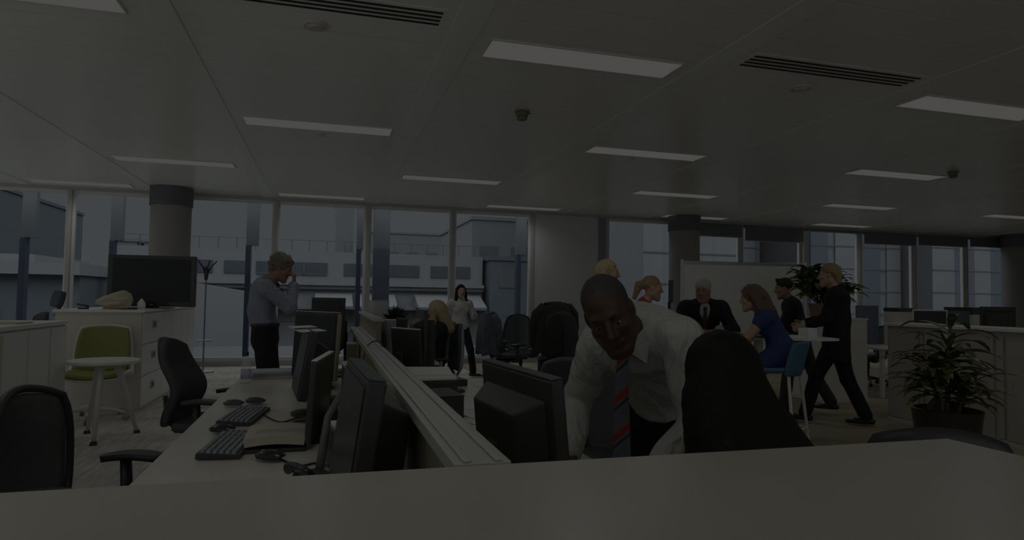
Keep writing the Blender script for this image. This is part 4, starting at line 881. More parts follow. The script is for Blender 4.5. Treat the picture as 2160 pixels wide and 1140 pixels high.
# ================================================================ people: one smooth surface grown from a distance field
class Field:
    def __init__(s): s.p = []
    def cone(s, a, b, ra, rb=None, k=.02, m=0, n=None, q=1, op=0):
        s.p.append(('c', np.array(a, float), np.array(b, float), ra, ra if rb is None else rb, k, m, None if n is None else np.array(n, float)/np.linalg.norm(n), q, op)); return s
    def ell(s, c, r, R=None, k=.02, m=0, op=0):
        s.p.append(('e', np.array(c, float), np.array(r, float), np.eye(3) if R is None else np.array(R, float), 0, k, m, None, 1, op)); return s
    def clip(s, p, n):
        s.cl = getattr(s, 'cl', []) + [(np.array(p, float), nz(n))]; return s
    def mesh(s, vx, wob=None, smooth=1):
        P = []
        for p in s.p:
            if p[9]: continue
            if p[0] == 'c': r_ = max(p[3], p[4])*max(1, p[8]); P += [p[1]-r_, p[1]+r_, p[2]-r_, p[2]+r_]
            else: r_ = max(p[2]); P += [p[1]-r_, p[1]+r_]
        P = np.array(P); lo = P.min(0)-4*vx-.02; hi = P.max(0)+4*vx+.02; N = np.ceil((hi-lo)/vx).astype(int)+1
        V = np.full(N, .2, np.float32); B = np.full(N, .2, np.float32); I = np.zeros(N, np.int8)
        ax = [lo[i]+vx*np.arange(N[i]) for i in range(3)]
        for kd, a, b, ra, rb, k, m, nn, q, op in s.p:
            if kd == 'c': r_ = max(ra, rb)*max(1, q); l_, h_ = np.minimum(a, b)-r_, np.maximum(a, b)+r_
            else: r_ = max(b); l_, h_ = a-r_, a+r_
            pad = k*1.2+3*vx; i0 = np.clip(((l_-pad-lo)/vx).astype(int), 0, N); i1 = np.clip(((h_+pad-lo)/vx).astype(int)+2, 0, N)
            if (i1 <= i0).any(): continue
            sl = tuple(slice(i0[i], i1[i]) for i in range(3))
            X, Y, Z = np.meshgrid(*[(ax[i][sl[i]]-a[i]).astype(np.float32) for i in range(3)], indexing='ij', sparse=True)
            if kd == 'c':
                d = b-a; L = max(1e-9, float(d@d)); t = np.clip((X*d[0]+Y*d[1]+Z*d[2])/L, 0, 1)
                x, y, z = X-d[0]*t, Y-d[1]*t, Z-d[2]*t
                if nn is not None:
                    e = (x*nn[0]+y*nn[1]+z*nn[2])*(1/q-1); x, y, z = x+e*nn[0], y+e*nn[1], z+e*nn[2]
                D = np.sqrt(x*x+y*y+z*z)-(ra+(rb-ra)*t)
                if q < 1: D = D*(.5+.5*q)
            if kd == 'e':
                Rt = ra  # rotation: columns are the ellipsoid's axes
                u = X*Rt[0, 0]+Y*Rt[1, 0]+Z*Rt[2, 0]; v = X*Rt[0, 1]+Y*Rt[1, 1]+Z*Rt[2, 1]; w_ = X*Rt[0, 2]+Y*Rt[1, 2]+Z*Rt[2, 2]
                k0 = np.sqrt((u/b[0])**2+(v/b[1])**2+(w_/b[2])**2); k1 = np.sqrt((u/b[0]**2)**2+(v/b[1]**2)**2+(w_/b[2]**2)**2)+1e-9
                D = k0*(k0-1)/k1
            D = D.astype(np.float32); o = V[sl]
            if op == 1:
                h = np.clip(.5-.5*(o+D)/k, 0, 1); V[sl] = o*(1-h)-D*h+k*h*(1-h)
            else:
                h = np.clip(.5+.5*(o-D)/k, 0, 1); V[sl] = o*(1-h)+D*h-k*h*(1-h)
                bs = B[sl]; w2 = D < bs; I[sl][w2] = m; bs[w2] = D[w2]
        if wob:
            am, fr, sd = wob; X, Y, Z = np.meshgrid(*[a_.astype(np.float32) for a_ in ax], indexing='ij', sparse=True)
            wv_ = np.sin(fr*(X*.8+Z*.5)+sd+1.7*np.sin(fr*.6*(Y-Z*.4)+sd*2))*np.sin(fr*(Y*.9-Z*.7)+sd*3+1.3*np.sin(fr*.5*X+sd))
            V += (am*wv_).astype(np.float32)
        for cp, cn in getattr(s, 'cl', []):
            X, Y, Z = np.meshgrid(*[a_.astype(np.float32) for a_ in ax], indexing='ij', sparse=True)
            V = np.maximum(V, ((X-cp[0])*cn[0]+(Y-cp[1])*cn[1]+(Z-cp[2])*cn[2]).astype(np.float32))
        neg = V < 0; c = [neg[i:N[0]-1+i, j:N[1]-1+j, k:N[2]-1+k] for i in (0, 1) for j in (0, 1) for k in (0, 1)]
        cnt = sum(x.astype(np.int8) for x in c); act = (cnt > 0) & (cnt < 8); idx = np.argwhere(act)
        acc = np.zeros((len(idx), 3)); num = np.zeros(len(idx)); off = np.array([(i, j, k) for i in (0, 1) for j in (0, 1) for k in (0, 1)])
        val = [V[idx[:, 0]+o[0], idx[:, 1]+o[1], idx[:, 2]+o[2]].astype(float) for o in off]
        for e0 in range(8):
            for e1 in range(e0+1, 8):
                df = off[e1]-off[e0]
                if np.abs(df).sum() != 1: continue
                a, b = val[e0], val[e1]; cr_ = (a < 0) != (b < 0); t = np.where(cr_, a/np.where(cr_, a-b, 1), 0)
                acc += np.where(cr_[:, None], off[e0]+t[:, None]*df, 0); num += cr_
        pts = lo+vx*(idx+acc/num[:, None]); ids = np.full(act.shape, -1, np.int64); ids[act] = np.arange(len(idx)); mats_ = I[idx[:, 0], idx[:, 1], idx[:, 2]]
        F = []
        for A in range(3):
            b_, c_ = (A+1) % 3, (A+2) % 3; s0 = [slice(None)]*3; s1 = [slice(None)]*3; s0[A] = slice(0, N[A]-1); s1[A] = slice(1, N[A])
            n0, n1 = neg[tuple(s0)], neg[tuple(s1)]; e = np.argwhere(n0 != n1); e = e[(e[:, b_] > 0) & (e[:, c_] > 0) & (e[:, b_] < N[b_]-1) & (e[:, c_] < N[c_]-1)]
            def g_(db, dc): f_ = e.copy(); f_[:, b_] -= db; f_[:, c_] -= dc; return ids[f_[:, 0], f_[:, 1], f_[:, 2]]
            qd = np.stack([g_(0, 0), g_(1, 0), g_(1, 1), g_(0, 1)], 1); fl = ~n0[e[:, 0], e[:, 1], e[:, 2]]; qd[fl] = qd[fl][:, ::-1]; F.append(qd)
        F = np.concatenate(F); F = F[(F >= 0).all(1)]
        for _ in range(smooth):
            sm = np.zeros_like(pts); ct = np.zeros(len(pts))
            for i in range(4):
                for j in (1, 3): np.add.at(sm, F[:, i], pts[F[:, (i+j) % 4]]); np.add.at(ct, F[:, i], 1)
            pts = .4*pts+.6*sm/np.maximum(ct, 1)[:, None]
        return pts, F, mats_[F[:, 0]]
    def build(s, name, mats_, vx, parent=None, loc=(0, 0, 0), wob=None, smooth=1):
        pts, F, mi = s.mesh(vx, wob, smooth); me = bpy.data.meshes.new(name)
        me.vertices.add(len(pts)); me.vertices.foreach_set('co', (pts-np.array(loc)).ravel())
        me.loops.add(4*len(F)); me.polygons.add(len(F)); me.loops.foreach_set('vertex_index', F.ravel()); me.polygons.foreach_set('loop_start', np.arange(len(F))*4); me.polygons.foreach_set('loop_total', np.full(len(F), 4))
        for m in mats_: me.materials.append(m)
        me.polygons.foreach_set('material_index', mi.astype(np.int32)); me.polygons.foreach_set('use_smooth', np.ones(len(F), bool)); me.update(calc_edges=True)
        o = bpy.data.objects.new(name, me); COL.objects.link(o)
        if parent is not None: o.parent = parent
        else: o.location = loc
        return o
def V3(*a): return np.array(a, float)
def nz(v): v = np.array(v, float); return v/max(1e-9, np.linalg.norm(v))
def ik(a, c, l1, l2, pole):
    d = c-a; L = np.linalg.norm(d); u = d/L
    if L > (l1+l2)*.995: c = a+u*(l1+l2)*.995; L = (l1+l2)*.995
    x = (l1*l1-l2*l2+L*L)/(2*L); h = math.sqrt(max(0, l1*l1-x*x)); p = np.array(pole, float); p = p-u*(p@u); return a+u*x+nz(p)*h, c
def skin(name, col, **k): return mat(name, col, .48, noise=.08, scale=30, spec=.35, **k)

def hand(F, w_, d, pn, side, s=1., curl=.5, m=0, spread=.12):
    """w_ wrist, d finger direction, pn palm normal, side: towards the thumb"""
    d = nz(d); pn = nz(pn-d*(np.array(pn)@d)); sd = np.cross(d, pn)
    if sd @ side < 0: sd = -sd
    F.cone(w_, w_+d*.03*s, .026*s, .030*s, .012, m, pn, .72); F.cone(w_+d*.035*s, w_+d*.085*s, .036*s, .040*s, .012, m, pn, .38)
    ln = [.066, .075, .070, .055]; lat = [.029, .0095, -.010, -.028]
    for i in range(4):
        p = w_+d*(.086-.004*abs(i-1.3))*s+sd*lat[i]*s; a = curl*(.45+.08*i); dd = nz(d+sd*spread*(1.5-i)*.35)
        for j, (fl, rr) in enumerate([(.45, .0088), (.30, .0080), (.25, .0072)]):
            dd2 = nz(dd*math.cos(a)+pn*math.sin(a)); q = p+dd2*ln[i]*fl*s; F.cone(p, q, rr*s, (rr-.0006)*s, .004, m); p = q
            dd = dd2; a = curl*.75
            # bend further towards the palm
            pn_loc = nz(pn-dd*(pn@dd)) if abs(pn@dd) < .98 else -d
            dd = nz(dd*math.cos(a*.6)+pn_loc*math.sin(a*.6)); a = 0
    p = w_+d*.028*s+sd*.026*s; t1 = nz(d*.75+sd*.7+pn*.25); q = p+t1*.042*s; F.cone(p, q, .0135*s, .0105*s, .008, m); t2 = nz(d*.95+sd*.2+pn*.35); F.cone(q, q+t2*.032*s, .010*s, .0082*s, .004, m)

def head(F, c, f, u, s=1., m=0, lip=1, brow=2, fem=False, detail=True):
    """c centre of the head between the ears, f facing, u up"""
    f = nz(f); u = nz(np.array(u)-f*(np.array(u)@f)); r = np.cross(f, u); R = np.stack([r, f, u], 1)
    def p(x, y, z): return c+s*(r*x+f*y+u*z)
    S = lambda *a: tuple(v*s for v in a)
    F.ell(p(0, -.012, .035), S(.074, .094, .086), R, .02, m); F.ell(p(0, .022, -.035), S(.063, .071, .083), R, .03, m)
    j = .9 if fem else 1.
    for q in (-1, 1):
        F.cone(p(q*.055*j, .0, -.06), p(q*.021, .064, -.106), .023*s, .021*s, .035, m); F.ell(p(q*.040, .062, -.022), S(.024, .022, .02), R, .02, m)
        F.ell(p(q*.075, -.008, -.008), S(.010, .019, .032), R, .006, m)
    F.cone(p(-.014, .069, -.110), p(.014, .069, -.110), .020*s, .020*s, .025, m)
    F.cone(p(-.034, .074, .022), p(.034, .074, .022), .013*s, .013*s, .02, m)
    if detail:
        for q in (-1, 1): F.ell(p(q*.032, .096, .0), S(.017, .014, .010), R, .01, m, 1)
    nw = .85 if fem else 1.
    F.cone(p(0, .086, .012), p(0, .112, -.030), .0085*s, .0125*s*nw, .010, m)
    for q in (-1, 1): F.cone(p(q*.012*nw, .094, -.034), p(q*.013*nw, .098, -.036), .0095*s, .009*s, .008, m)
    F.cone(p(-.02, .080, -.068), p(.02, .080, -.068), .010*s, .010*s, .012, m)
    F.cone(p(-.019, .0865, -.064), p(.019, .0865, -.064), .0062*s, .0062*s, .004, lip); F.cone(p(-.015, .087, -.075), p(.015, .087, -.075), .0072*s, .0072*s, .004, lip)
    if detail:
        F.cone(p(-.02, .095, -.0695), p(.02, .095, -.0695), .0016*s, .0016*s, .003, lip, op=1)
    return p, R
def eyes(p, R, s, parent, loc, iris, lids=None, brow=None):
    for q in (-1, 1):
        if brow: MB().tube([p(*x)-np.array(loc) for x in ((q*.013, .0885, .020), (q*.026, .0885, .0265), (q*.040, .080, .027), (q*.047, .074, .024))], [.0035*s, .0052*s, .0046*s, .002*s], 8, flat=(1, 1)).build('eyebrow', brow, parent, smooth=True)
        e = MB(); c = p(q*.0315, .0735, .001)-np.array(loc); e.sphere(c, .0118*s, 14); d = R[:, 1]*.0055*s; e.sphere(c+d-R[:, 2]*.002*s, .0072*s, 12, 1)
        e.build('eye', [MATS['eye_white'], iris], parent, smooth=True)
        if lids: e = MB(); e.sphere(c+R[:, 2]*lids[1]*s, .0128*s, 14); e.build('eyelid', lids[0], parent, smooth=True)
mat('eye_white', (.30, .28, .26), .35); M_iris = mat('dark_iris', (.02, .015, .012), .2)
M_shoe = mat('black_shoe_leather', (.03, .03, .032), .3)

def person(label, base, heading, pose, tones, s=1., fem=False, vx=.006, cvx=.007, wear=(), eyes_on=True, iris=None, girth=1., hands=True, world=False, cuff=None):
    """pose joints are (right, forward, up) in metres around base; heading = compass of the facing vector (radians, 0 = +X)"""
    sk, lipm, browm = tones; fx = V3(math.cos(heading), math.sin(heading), 0); rx = V3(math.sin(heading), -math.cos(heading), 0); b0 = V3(base[0], base[1], 0)
    W = (lambda q: np.array(q, float)) if world else (lambda q: b0+rx*q[0]+fx*q[1]+V3(0, 0, 1)*q[2])
    Wd = (lambda q: nz(q)) if world else (lambda q: nz(rx*q[0]+fx*q[1]+V3(0, 0, 1)*q[2]))
    J = {}; g = lambda k, d=None: pose.get(k, d)
    pel, neck, hc = W(g('pel')), W(g('neck')), W(g('head')); sp = nz(neck-pel)
    sr = Wd(g('sr', (1, 0, 0))); hr = Wd(g('hr', (1, 0, 0))); sr = nz(sr-sp*(sr@sp)); cf = np.cross(sp, sr); cf = cf if True else cf
    sw = (.165 if fem else .19)*s*girth**.3; mid = g('mid'); mid = W(mid) if mid else (pel+neck)/2; 
    shl, shr = neck-sp*.045*s-sr*sw, neck-sp*.045*s+sr*sw
    if g('shl'): shl = W(g('shl'))
    if g('shr'): shr = W(g('shr'))
    hl, hrr = pel-hr*.088*s, pel+hr*.088*s
    ua, fa, th, sh = .295*s, .265*s, .44*s, .43*s
    el, wl = ik(shl, W(g('wl')), ua, fa, Wd(g('pl', (-.5, -.6, -.6)))); er, wr = ik(shr, W(g('wr')), ua, fa, Wd(g('pr', (.5, -.6, -.6))))
    kl, al = ik(hl, W(g('al')), th, sh, Wd(g('kl', (0, 1, .1)))); kr, ar = ik(hrr, W(g('ar')), th, sh, Wd(g('kr', (0, 1, .1))))
    fl, fr_ = Wd(g('fl', (0, 1, 0))), Wd(g('fr', (0, 1, 0)))
    hf, hu = Wd(g('hf', (0, 1, 0))), Wd(g('hu', (0, 0, 1)))
    gs = s*girth
    def torso(F, inf, m=0, top=True, k=.05):
        up = mid+(neck-mid)*.55
        F.cone(pel, mid, (.150 if fem else .148)*gs+inf, (.118 if fem else .14)*gs+inf, k, m, cf, .74); F.cone(mid, up, (.115 if fem else .138)*gs+inf, (.138 if fem else .158)*gs+inf, k, m, cf, .72)
        for q, a in ((-1, shl), (1, shr)): F.cone(up+(a-up)*.1+(neck-up)*.35, a-sp*.01, .085*s+inf, .06*s+inf, k, m)
        if fem:
            for q in (-1, 1): F.ell(up-sp*.03*s+sr*q*.07*s+cf*.07*s, V3(.05, .034, .05)*s+inf, None, .04, m)
        if top: F.cone(neck-sp*.02, neck+(hc-neck)*.15, .062*s+inf*.6, .055*s+inf*.4, .05, m)
    def arm(F, sh_, e, w_, inf, m=0, end=1., k=.02):
        F.cone(sh_, e, .056*gs+inf, .042*gs+inf, k, m); F.cone(e, e+(w_-e)*end, .042*gs+inf, .028*gs+inf*1.0, k, m)
    def leg(F, h, kn, an, inf, m=0, end=1., k=.03, flare=0.):
        F.cone(h, kn, .088*gs+inf, .058*gs+inf, k, m); F.cone(kn, kn+(an-kn)*end, .058*gs+inf, (.038+flare)*gs+inf, k, m); 
    body = Field(); torso(body, -.006); body.cone(neck-sp*.03, hc-nz(hu)*.045*s-hf*.015*s, (.052 if fem else .06)*s, (.046 if fem else .055)*s, .025)
    for q in ((shl, el, wl), (shr, er, wr)): arm(body, *q, 0)
    for q in ((hl, kl, al), (hrr, kr, ar)): leg(body, *q, -.004)
    for an, fd in ((al, fl), (ar, fr_)): body.cone(an-V3(0, 0, .03)*s, an-V3(0, 0, .055*s)+fd*.14*s, .032*s, .024*s, .02)
    if hands:
        hand(body, wl, Wd(g('hdl')) if g('hdl') else nz(wl-el), Wd(g('pnl', (.8, 0, -.2))), nz(Wd(g('tl', (.2, 1, .2)))), s*(.9 if fem else 1), g('cl', .55)); hand(body, wr, Wd(g('hdr')) if g('hdr') else nz(wr-er), Wd(g('pnr', (-.8, 0, -.2))), nz(Wd(g('tr', (-.2, 1, .2)))), s*(.9 if fem else 1), g('cr', .55))
    hs = s*g('hs', 1.0); p, R = head(body, hc, hf, hu, hs, fem=fem, detail=vx < .0065)
    base3 = (b0[0], b0[1], 0.)
    o = body.build('person', [sk, lipm, browm], vx, None, base3); tag(o, label, 'person')
    if eyes_on: eyes(p, R, hs, o, base3, iris or M_iris, (sk, g('lid', .0045)), browm)
    ctx = dict(o=o, loc=base3, p=p, R=R, s=s, hs=hs, pel=pel, mid=mid, neck=neck, hc=hc, sp=sp, sr=sr, cf=cf, shl=shl, shr=shr, el=el, er=er, wl=wl, wr=wr, hl=hl, hr=hrr, kl=kl, kr=kr, al=al, ar=ar, fl=fl, fr=fr_, hf=hf, hu=hu, torso=torso, arm=arm, leg=leg, gs=gs, cvx=cvx)
    for fn in wear: fn(ctx)
    return ctx
# ---- clothes
def shirt(m, inf=.012, sleeves=1., collar=True, name='shirt', wob=(.004, 34, 1.), hem=.06, tuck=.085):
    def f(c):
        F = Field(); c['torso'](F, inf, 0, False)
        F.cone(c['pel'], c['pel']-c['sp']*.0+V3(0, 0, -hem), .148*c['gs']+inf+.004, .15*c['gs']+inf, .05, 0, c['cf'], .74)
        for a, e, w_ in ((c['shl'], c['el'], c['wl']), (c['shr'], c['er'], c['wr'])):
            if sleeves >= 1:
                c['arm'](F, a, e, w_, inf+.004, 0, .93); d = nz(w_-e); F.cone(e+(w_-e)*.84, e+(w_-e)*.95, .036*c['gs']+inf, .036*c['gs']+inf, .008)
            else: F.cone(a, a+(e-a)*sleeves, .060*c['gs']+inf, .056*c['gs']+inf, .02)
        F.clip(c['pel']+c['sp']*(tuck if tuck is not None else -.16)*c['s'], -c['sp'])
        if collar: n_ = c['neck']; ax_ = nz(c['hc']-n_); F.cone(n_-ax_*.02, n_+ax_*.030*c['s'], .072*c['s'], .062*c['s'], .015)
        F.build(name, [m], c['cvx'], c['o'], c['loc'], wob)
    return f
def trousers(m, inf=.014, name='trousers', belt=None, flare=.016, wob=(.004, 22, 2.)):
    def f(c):
        F = Field(); F.cone(c['pel']+c['sp']*.07*c['s'], c['pel']-V3(0, 0, .05), .145*c['gs']+inf, .152*c['gs']+inf, .04, 0, c['cf'], .76)
        for h, k_, a in ((c['hl'], c['kl'], c['al']), (c['hr'], c['kr'], c['ar'])): c['leg'](F, h, k_, a, inf, 0, .97, .03, flare)
        F.clip(c['pel']+c['sp']*.09*c['s'], c['sp'])
        o = F.build(name, [m], c['cvx'], c['o'], c['loc'], wob)
        if belt:
            F = Field(); F.cone(c['pel'], c['pel']+c['sp']*.10*c['s'], .154*c['gs']+inf+.008, .152*c['gs']+inf+.008, .01, 0, c['cf'], .76); F.clip(c['pel']+c['sp']*.095*c['s'], c['sp']).clip(c['pel']+c['sp']*.06*c['s'], -c['sp']); F.build('belt', [belt], c['cvx'], c['o'], c['loc'])
    return f
def shoes(m, heel=0.):
    def f(c):
        for an, fd in ((c['al'], c['fl']), (c['ar'], c['fr'])):
            s = c['s']; F = Field(); g_ = an+V3(0, 0, -.045*s); up = nz(np.cross(np.cross(fd, V3(0, 0, 1)), fd))
            F.cone(g_-fd*.045*s, g_+fd*.10*s-up*.006, .040*s, .038*s, .02, 0, up, .8); F.cone(g_+fd*.08*s-up*.01, g_+fd*.185*s-up*.014, .040*s, .026*s, .02, 0, up, .62); F.cone(g_, an+V3(0, 0, .02), .036*s, .042*s, .02)
            F.cone(g_-fd*.05*s-up*.028*s, g_+fd*.18*s-up*.032*s, .030*s, .022*s, .004, 0, up, .22)
            F.build('shoe', [m], .006, c['o'], c['loc'])
    return f
def jacket_worn(m, shirt_m, inf=.030, length=.16, open_=True, lapel=True, wob=(.004, 20, 4.)):
    def f(c):
        F = Field(); s = c['s']; c['torso'](F, inf, 0, False); dn = -c['sp']
        F.cone(c['pel']+c['sp']*.05, c['pel']+dn*length, .150*c['gs']+inf, .168*c['gs']+inf, .05, 0, c['cf'], .74)
        for a, e, w_ in ((c['shl'], c['el'], c['wl']), (c['shr'], c['er'], c['wr'])): c['arm'](F, a, e, w_, inf*.75, 0, .90); F.cone(a-c['sp']*.01, a+(e-a)*.15, .066*c['gs']+inf*.8, .06*c['gs']+inf*.7, .03)
        n_ = c['neck']
        F.cone(n_-c['sp']*.03-c['cf']*.02, n_+c['sp']*.03-c['cf']*.025, .076*s, .070*s, .02)
        up = c['mid']+(n_-c['mid'])*.1+c['cf']*.17*s
        if open_:
            F.cone(up, n_+c['cf']*.14*s+c['sp']*.06, .014, .092*s, .012, 0, op=1); F.cone(n_, n_+c['sp']*.10, .058*s, .07*s, .01, 0, op=1)
        F.clip(c['pel']+dn*(length+.03), dn)
        F.build('suit_jacket', [m], c['cvx'], c['o'], c['loc'], wob)
    return f
def dress(m, inf=.012, hemk=.45):
    def f(c):
        F = Field(); c['torso'](F, inf, 0, False, .05); F.cone(c['pel']+c['sp']*.03, c['pel']-c['sp']*.03, .155*c['gs']+inf, .16*c['gs']+inf, .05, 0, c['cf'], .8)
        for h, k_ in ((c['hl'], c['kl']), (c['hr'], c['kr'])): F.cone(h, h+(k_-h)*.9, .1*c['gs']+inf, .075*c['gs']+inf, .08)
        for a, e in ((c['shl'], c['el']), (c['shr'], c['er'])): F.cone(a, a+(e-a)*.22, .066*c['gs']+inf, .062*c['gs']+inf, .03)
        F.build('dress', [m], c['cvx'], c['o'], c['loc'], (.003, 26, 1.))
    return f
def hair(m, prims, name='hair', vx=.005, wob=(.004, 110, 1.), face=True, smooth=1):
    """prims(p, s) yields (a, b, ra, rb, k) cones or (c, r) ellipsoids in head coordinates"""
    def f(c):
        F = Field(); p, R, hs = c['p'], c['R'], c['hs']
        for q in prims:
            if len(q) == 2: F.ell(p(*q[0]), V3(*q[1])*hs, R, .02)
            elif q[0] == 'sub': F.ell(p(*q[1]), V3(*q[2])*hs, R, .015, 0, 1)
            elif q[0] == 'w': F.cone(np.array(q[1]), np.array(q[2]), q[3], q[4], .03)
            else: F.cone(p(*q[0]), p(*q[1]), q[2]*hs, q[3]*hs, .02)
        F.build(name, [m], vx, c['o'], c['loc'], wob, smooth)
    return f
CAP = [((0, -.018, .043), (.084, .098, .088)), ('sub', (0, .085, -.035), (.085, .075, .085))]
def tie(m, pts, w0=.02, w1=.042, name='tie'):
    def f(c):
        P = pts(c) if callable(pts) else pts; P = [V3(*x) for x in P]; sr = c['sr']; q = MB(); n_ = len(P); vs_ = []; acc_ = 0
        for i, p_ in enumerate(P):
            t = i/(n_-1); w_ = w0+(w1-w0)*min(1, t*1.15); w_ = w_ if i < n_-1 else .004
            nn_ = np.cross(sr, nz(P[min(i+1, n_-1)]-P[max(i-1, 0)])); 
            for d in (-1, 1): vs_ += [p_+sr*d*w_+nn_*.004-np.array(c['loc']), p_+sr*d*w_-nn_*.004-np.array(c['loc'])]
        fs = []
        for i in range(n_-1): a = 4*i; fs += [(a, a+2, a+6, a+4), (a+1, a+5, a+7, a+3), (a, a+4, a+5, a+1), (a+2, a+3, a+7, a+6)]
        fs += [(0, 1, 3, 2), (4*n_-4, 4*n_-2, 4*n_-1, 4*n_-3)]
        q.add(vs_, fs); o = q.build(name, m, c['o']); k = MB().sphere(P[0]-np.array(c['loc']), (.026, .022, .03), 12); k.build('tie_knot', m, o, smooth=True)
    return f
def chest_tie(m, top=.02, ln=.34):
    def pts(c):
        P = []
        for i in range(7):
            t = i/6; b_ = c['neck']+(c['mid']-c['neck'])*min(1.2, t*ln/.26); P.append(b_+c['cf']*((.078+.058*min(1, t*2.2))*c['gs']+.022)-c['sp']*top*(1-t))
        return P
    return tie(m, pts, .014, .034)

def collar_wings(m, knot, drop=.075, wide=.06):
    def f(c):
        n_, sr, L = c['neck'], c['sr'], np.array(c['loc']); ax_ = nz(c['hc']-n_)
        K = V3(*(knot(c) if callable(knot) else knot))
        for q in (-1, 1):
            A = n_+sr*q*.070*c['s']+ax_*.045*c['s']+c['cf']*.02; B = K+ax_*.015+sr*q*.006+c['cf']*.008; D = K+sr*q*wide-c['sp']*drop+c['cf']*.010; E = n_+sr*q*.085*c['s']+c['cf']*.03-ax_*.0
            nn_ = nz(np.cross(B-A, D-A)); vs_ = [x-L+nn_*t for t in (-.003, .003) for x in (A, B, D, E)]
            MB().add(vs_, [(0, 1, 2, 3), (7, 6, 5, 4), (0, 4, 5, 1), (1, 5, 6, 2), (2, 6, 7, 3), (3, 7, 4, 0)]).build('collar_wing', m, c['o'])
    return f

# ================================================================ the people
T_dark = (skin('deep_brown_skin', (.085, .048, .032)), mat('deep_brown_lips', (.085, .038, .03), .4), mat('black_brow', (.02, .016, .014), .8))
T_fair = (skin('fair_skin', px(52, 41, 34)), mat('fair_lips', px(44, 27, 24), .4), mat('light_brown_brow', (.12, .09, .06), .8))
T_tan = (skin('tan_skin', px(42, 31, 25)), mat('tan_lips', px(36, 22, 20), .4), mat('dark_brow', (.03, .025, .02), .8))
T_red = (skin('ruddy_skin', px(44, 31, 26)), mat('ruddy_lips', px(38, 23, 20), .4), mat('grey_brow', (.12, .1, .08), .8))
def CL(nm, c, **k):
    m = mat(nm, c, .85, noise=.08, scale=60, spec=.25, **k); n, l, b = nodes_of(m)
    t = n.new('ShaderNodeTexCoord'); mp = n.new('ShaderNodeMapping'); mp.inputs['Scale'].default_value = (1, 1, .55); z = n.new('ShaderNodeTexNoise'); z.inputs['Scale'].default_value = 11; z.inputs['Detail'].default_value = 2.5; z.inputs['Distortion'].default_value = 1.6
    bp = n.new('ShaderNodeBump'); bp.inputs['Strength'].default_value = .8; bp.inputs['Distance'].default_value = .035
    l.new(t.outputs['Object'], mp.inputs[0]); l.new(mp.outputs[0], z.inputs['Vector']); l.new(z.outputs['Fac'], bp.inputs['Height']); l.new(bp.outputs[0], b.inputs['Normal'])
    return m
W_shirt = CL('white_shirt_cotton', px(51, 51, 49)); B_shirt = CL('blue_grey_shirt_cotton', px(40, 42, 47)); W_blouse = CL('white_blouse_cotton', px(58, 58, 58))
K_trs = CL('black_trouser_wool', (.026, .027, .030)); K_suit = CL('black_suit_wool', (.022, .023, .027)); N_suit = CL('navy_suit_wool', (.024, .026, .036)); G_trs = CL('grey_trouser_wool', (.07, .066, .058))
K_top = CL('black_top_jersey', (.03, .03, .032)); R_top = CL('red_top_jersey', px(44, 18, 14)); BL_dress = CL('royal_blue_dress', px(12, 16, 31)); C_shirt = CL('black_shirt_cotton', (.03, .032, .038))
H_black = mat('black_hair', (.010, .009, .008), .65, spec=.25, noise=.5, scale=60); H_short = mat('cropped_black_hair', (.045, .045, .045), .8, noise=.3, scale=200)
H_curl = mat('curly_grey_brown_hair', px(32, 29, 23), .7, noise=.4, scale=60); H_blond = mat('blonde_hair', px(52, 46, 33), .55, noise=.25, scale=60); H_pony = mat('dark_blonde_hair', px(42, 34, 23), .55, noise=.35, scale=70)
H_grey = mat('silver_hair', px(50, 49, 45), .7, noise=.25, scale=60); H_brown = mat('brown_hair', px(26, 20, 15), .55, noise=.45, scale=50); H_sand = mat('sandy_hair', px(43, 35, 22), .6, noise=.3, scale=60)
for hm in (H_black, H_curl, H_blond, H_pony, H_grey, H_brown, H_sand):      # strands
    n, l, b = nodes_of(hm); t = n.new('ShaderNodeTexCoord'); mp = n.new('ShaderNodeMapping'); mp.inputs['Scale'].default_value = (1, 1, .06); z = n.new('ShaderNodeTexNoise'); z.inputs['Scale'].default_value = 150; z.inputs['Detail'].default_value = 3; z.inputs['Distortion'].default_value = .4
    bp = n.new('ShaderNodeBump'); bp.inputs['Strength'].default_value = .7; bp.inputs['Distance'].default_value = .006
    l.new(t.outputs['Object'], mp.inputs[0]); l.new(mp.outputs[0], z.inputs['Vector']); l.new(z.outputs['Fac'], bp.inputs['Height']); l.new(bp.outputs[0], b.inputs['Normal'])
# tie stripes
M_tie = mat('striped_tie_silk', (.3, .32, .36), .45)
n, l, b = nodes_of(M_tie); t = n.new('ShaderNodeTexCoord'); mp = n.new('ShaderNodeVectorMath'); mp.operation = 'DOT_PRODUCT'; mp.inputs[1].default_value = (-.5, .7, 1.0); wv = n.new('ShaderNodeTexWave'); wv.bands_direction = 'Z'; wv.wave_profile = 'SAW'; wv.inputs['Scale'].default_value = 2.5; cz = n.new('ShaderNodeCombineXYZ')
rp = n.new('ShaderNodeValToRGB'); rp.color_ramp.interpolation = 'CONSTANT'; e = rp.color_ramp.elements
e[0].position = 0; e[0].color = (.17, .17, .16, 1); e[1].position = .28; e[1].color = (.13, .15, .22, 1)
for p_, c_ in ((.5, (.17, .17, .16, 1)), (.62, (.05, .06, .12, 1)), (.72, (.17, .17, .16, 1)), (.80, (.36, .045, .035, 1))): q = e.new(p_); q.color = c_
l.new(t.outputs['Object'], mp.inputs[0]); l.new(mp.outputs['Value'], cz.inputs[2]); l.new(cz.outputs[0], wv.inputs['Vector']); l.new(wv.outputs['Fac'], rp.inputs[0]); l.new(rp.outputs[0], b.inputs['Base Color'])
M_tie2 = CL('dark_tie_silk', (.035, .04, .06)); M_tie3 = CL('maroon_tie_silk', (.10, .06, .06))

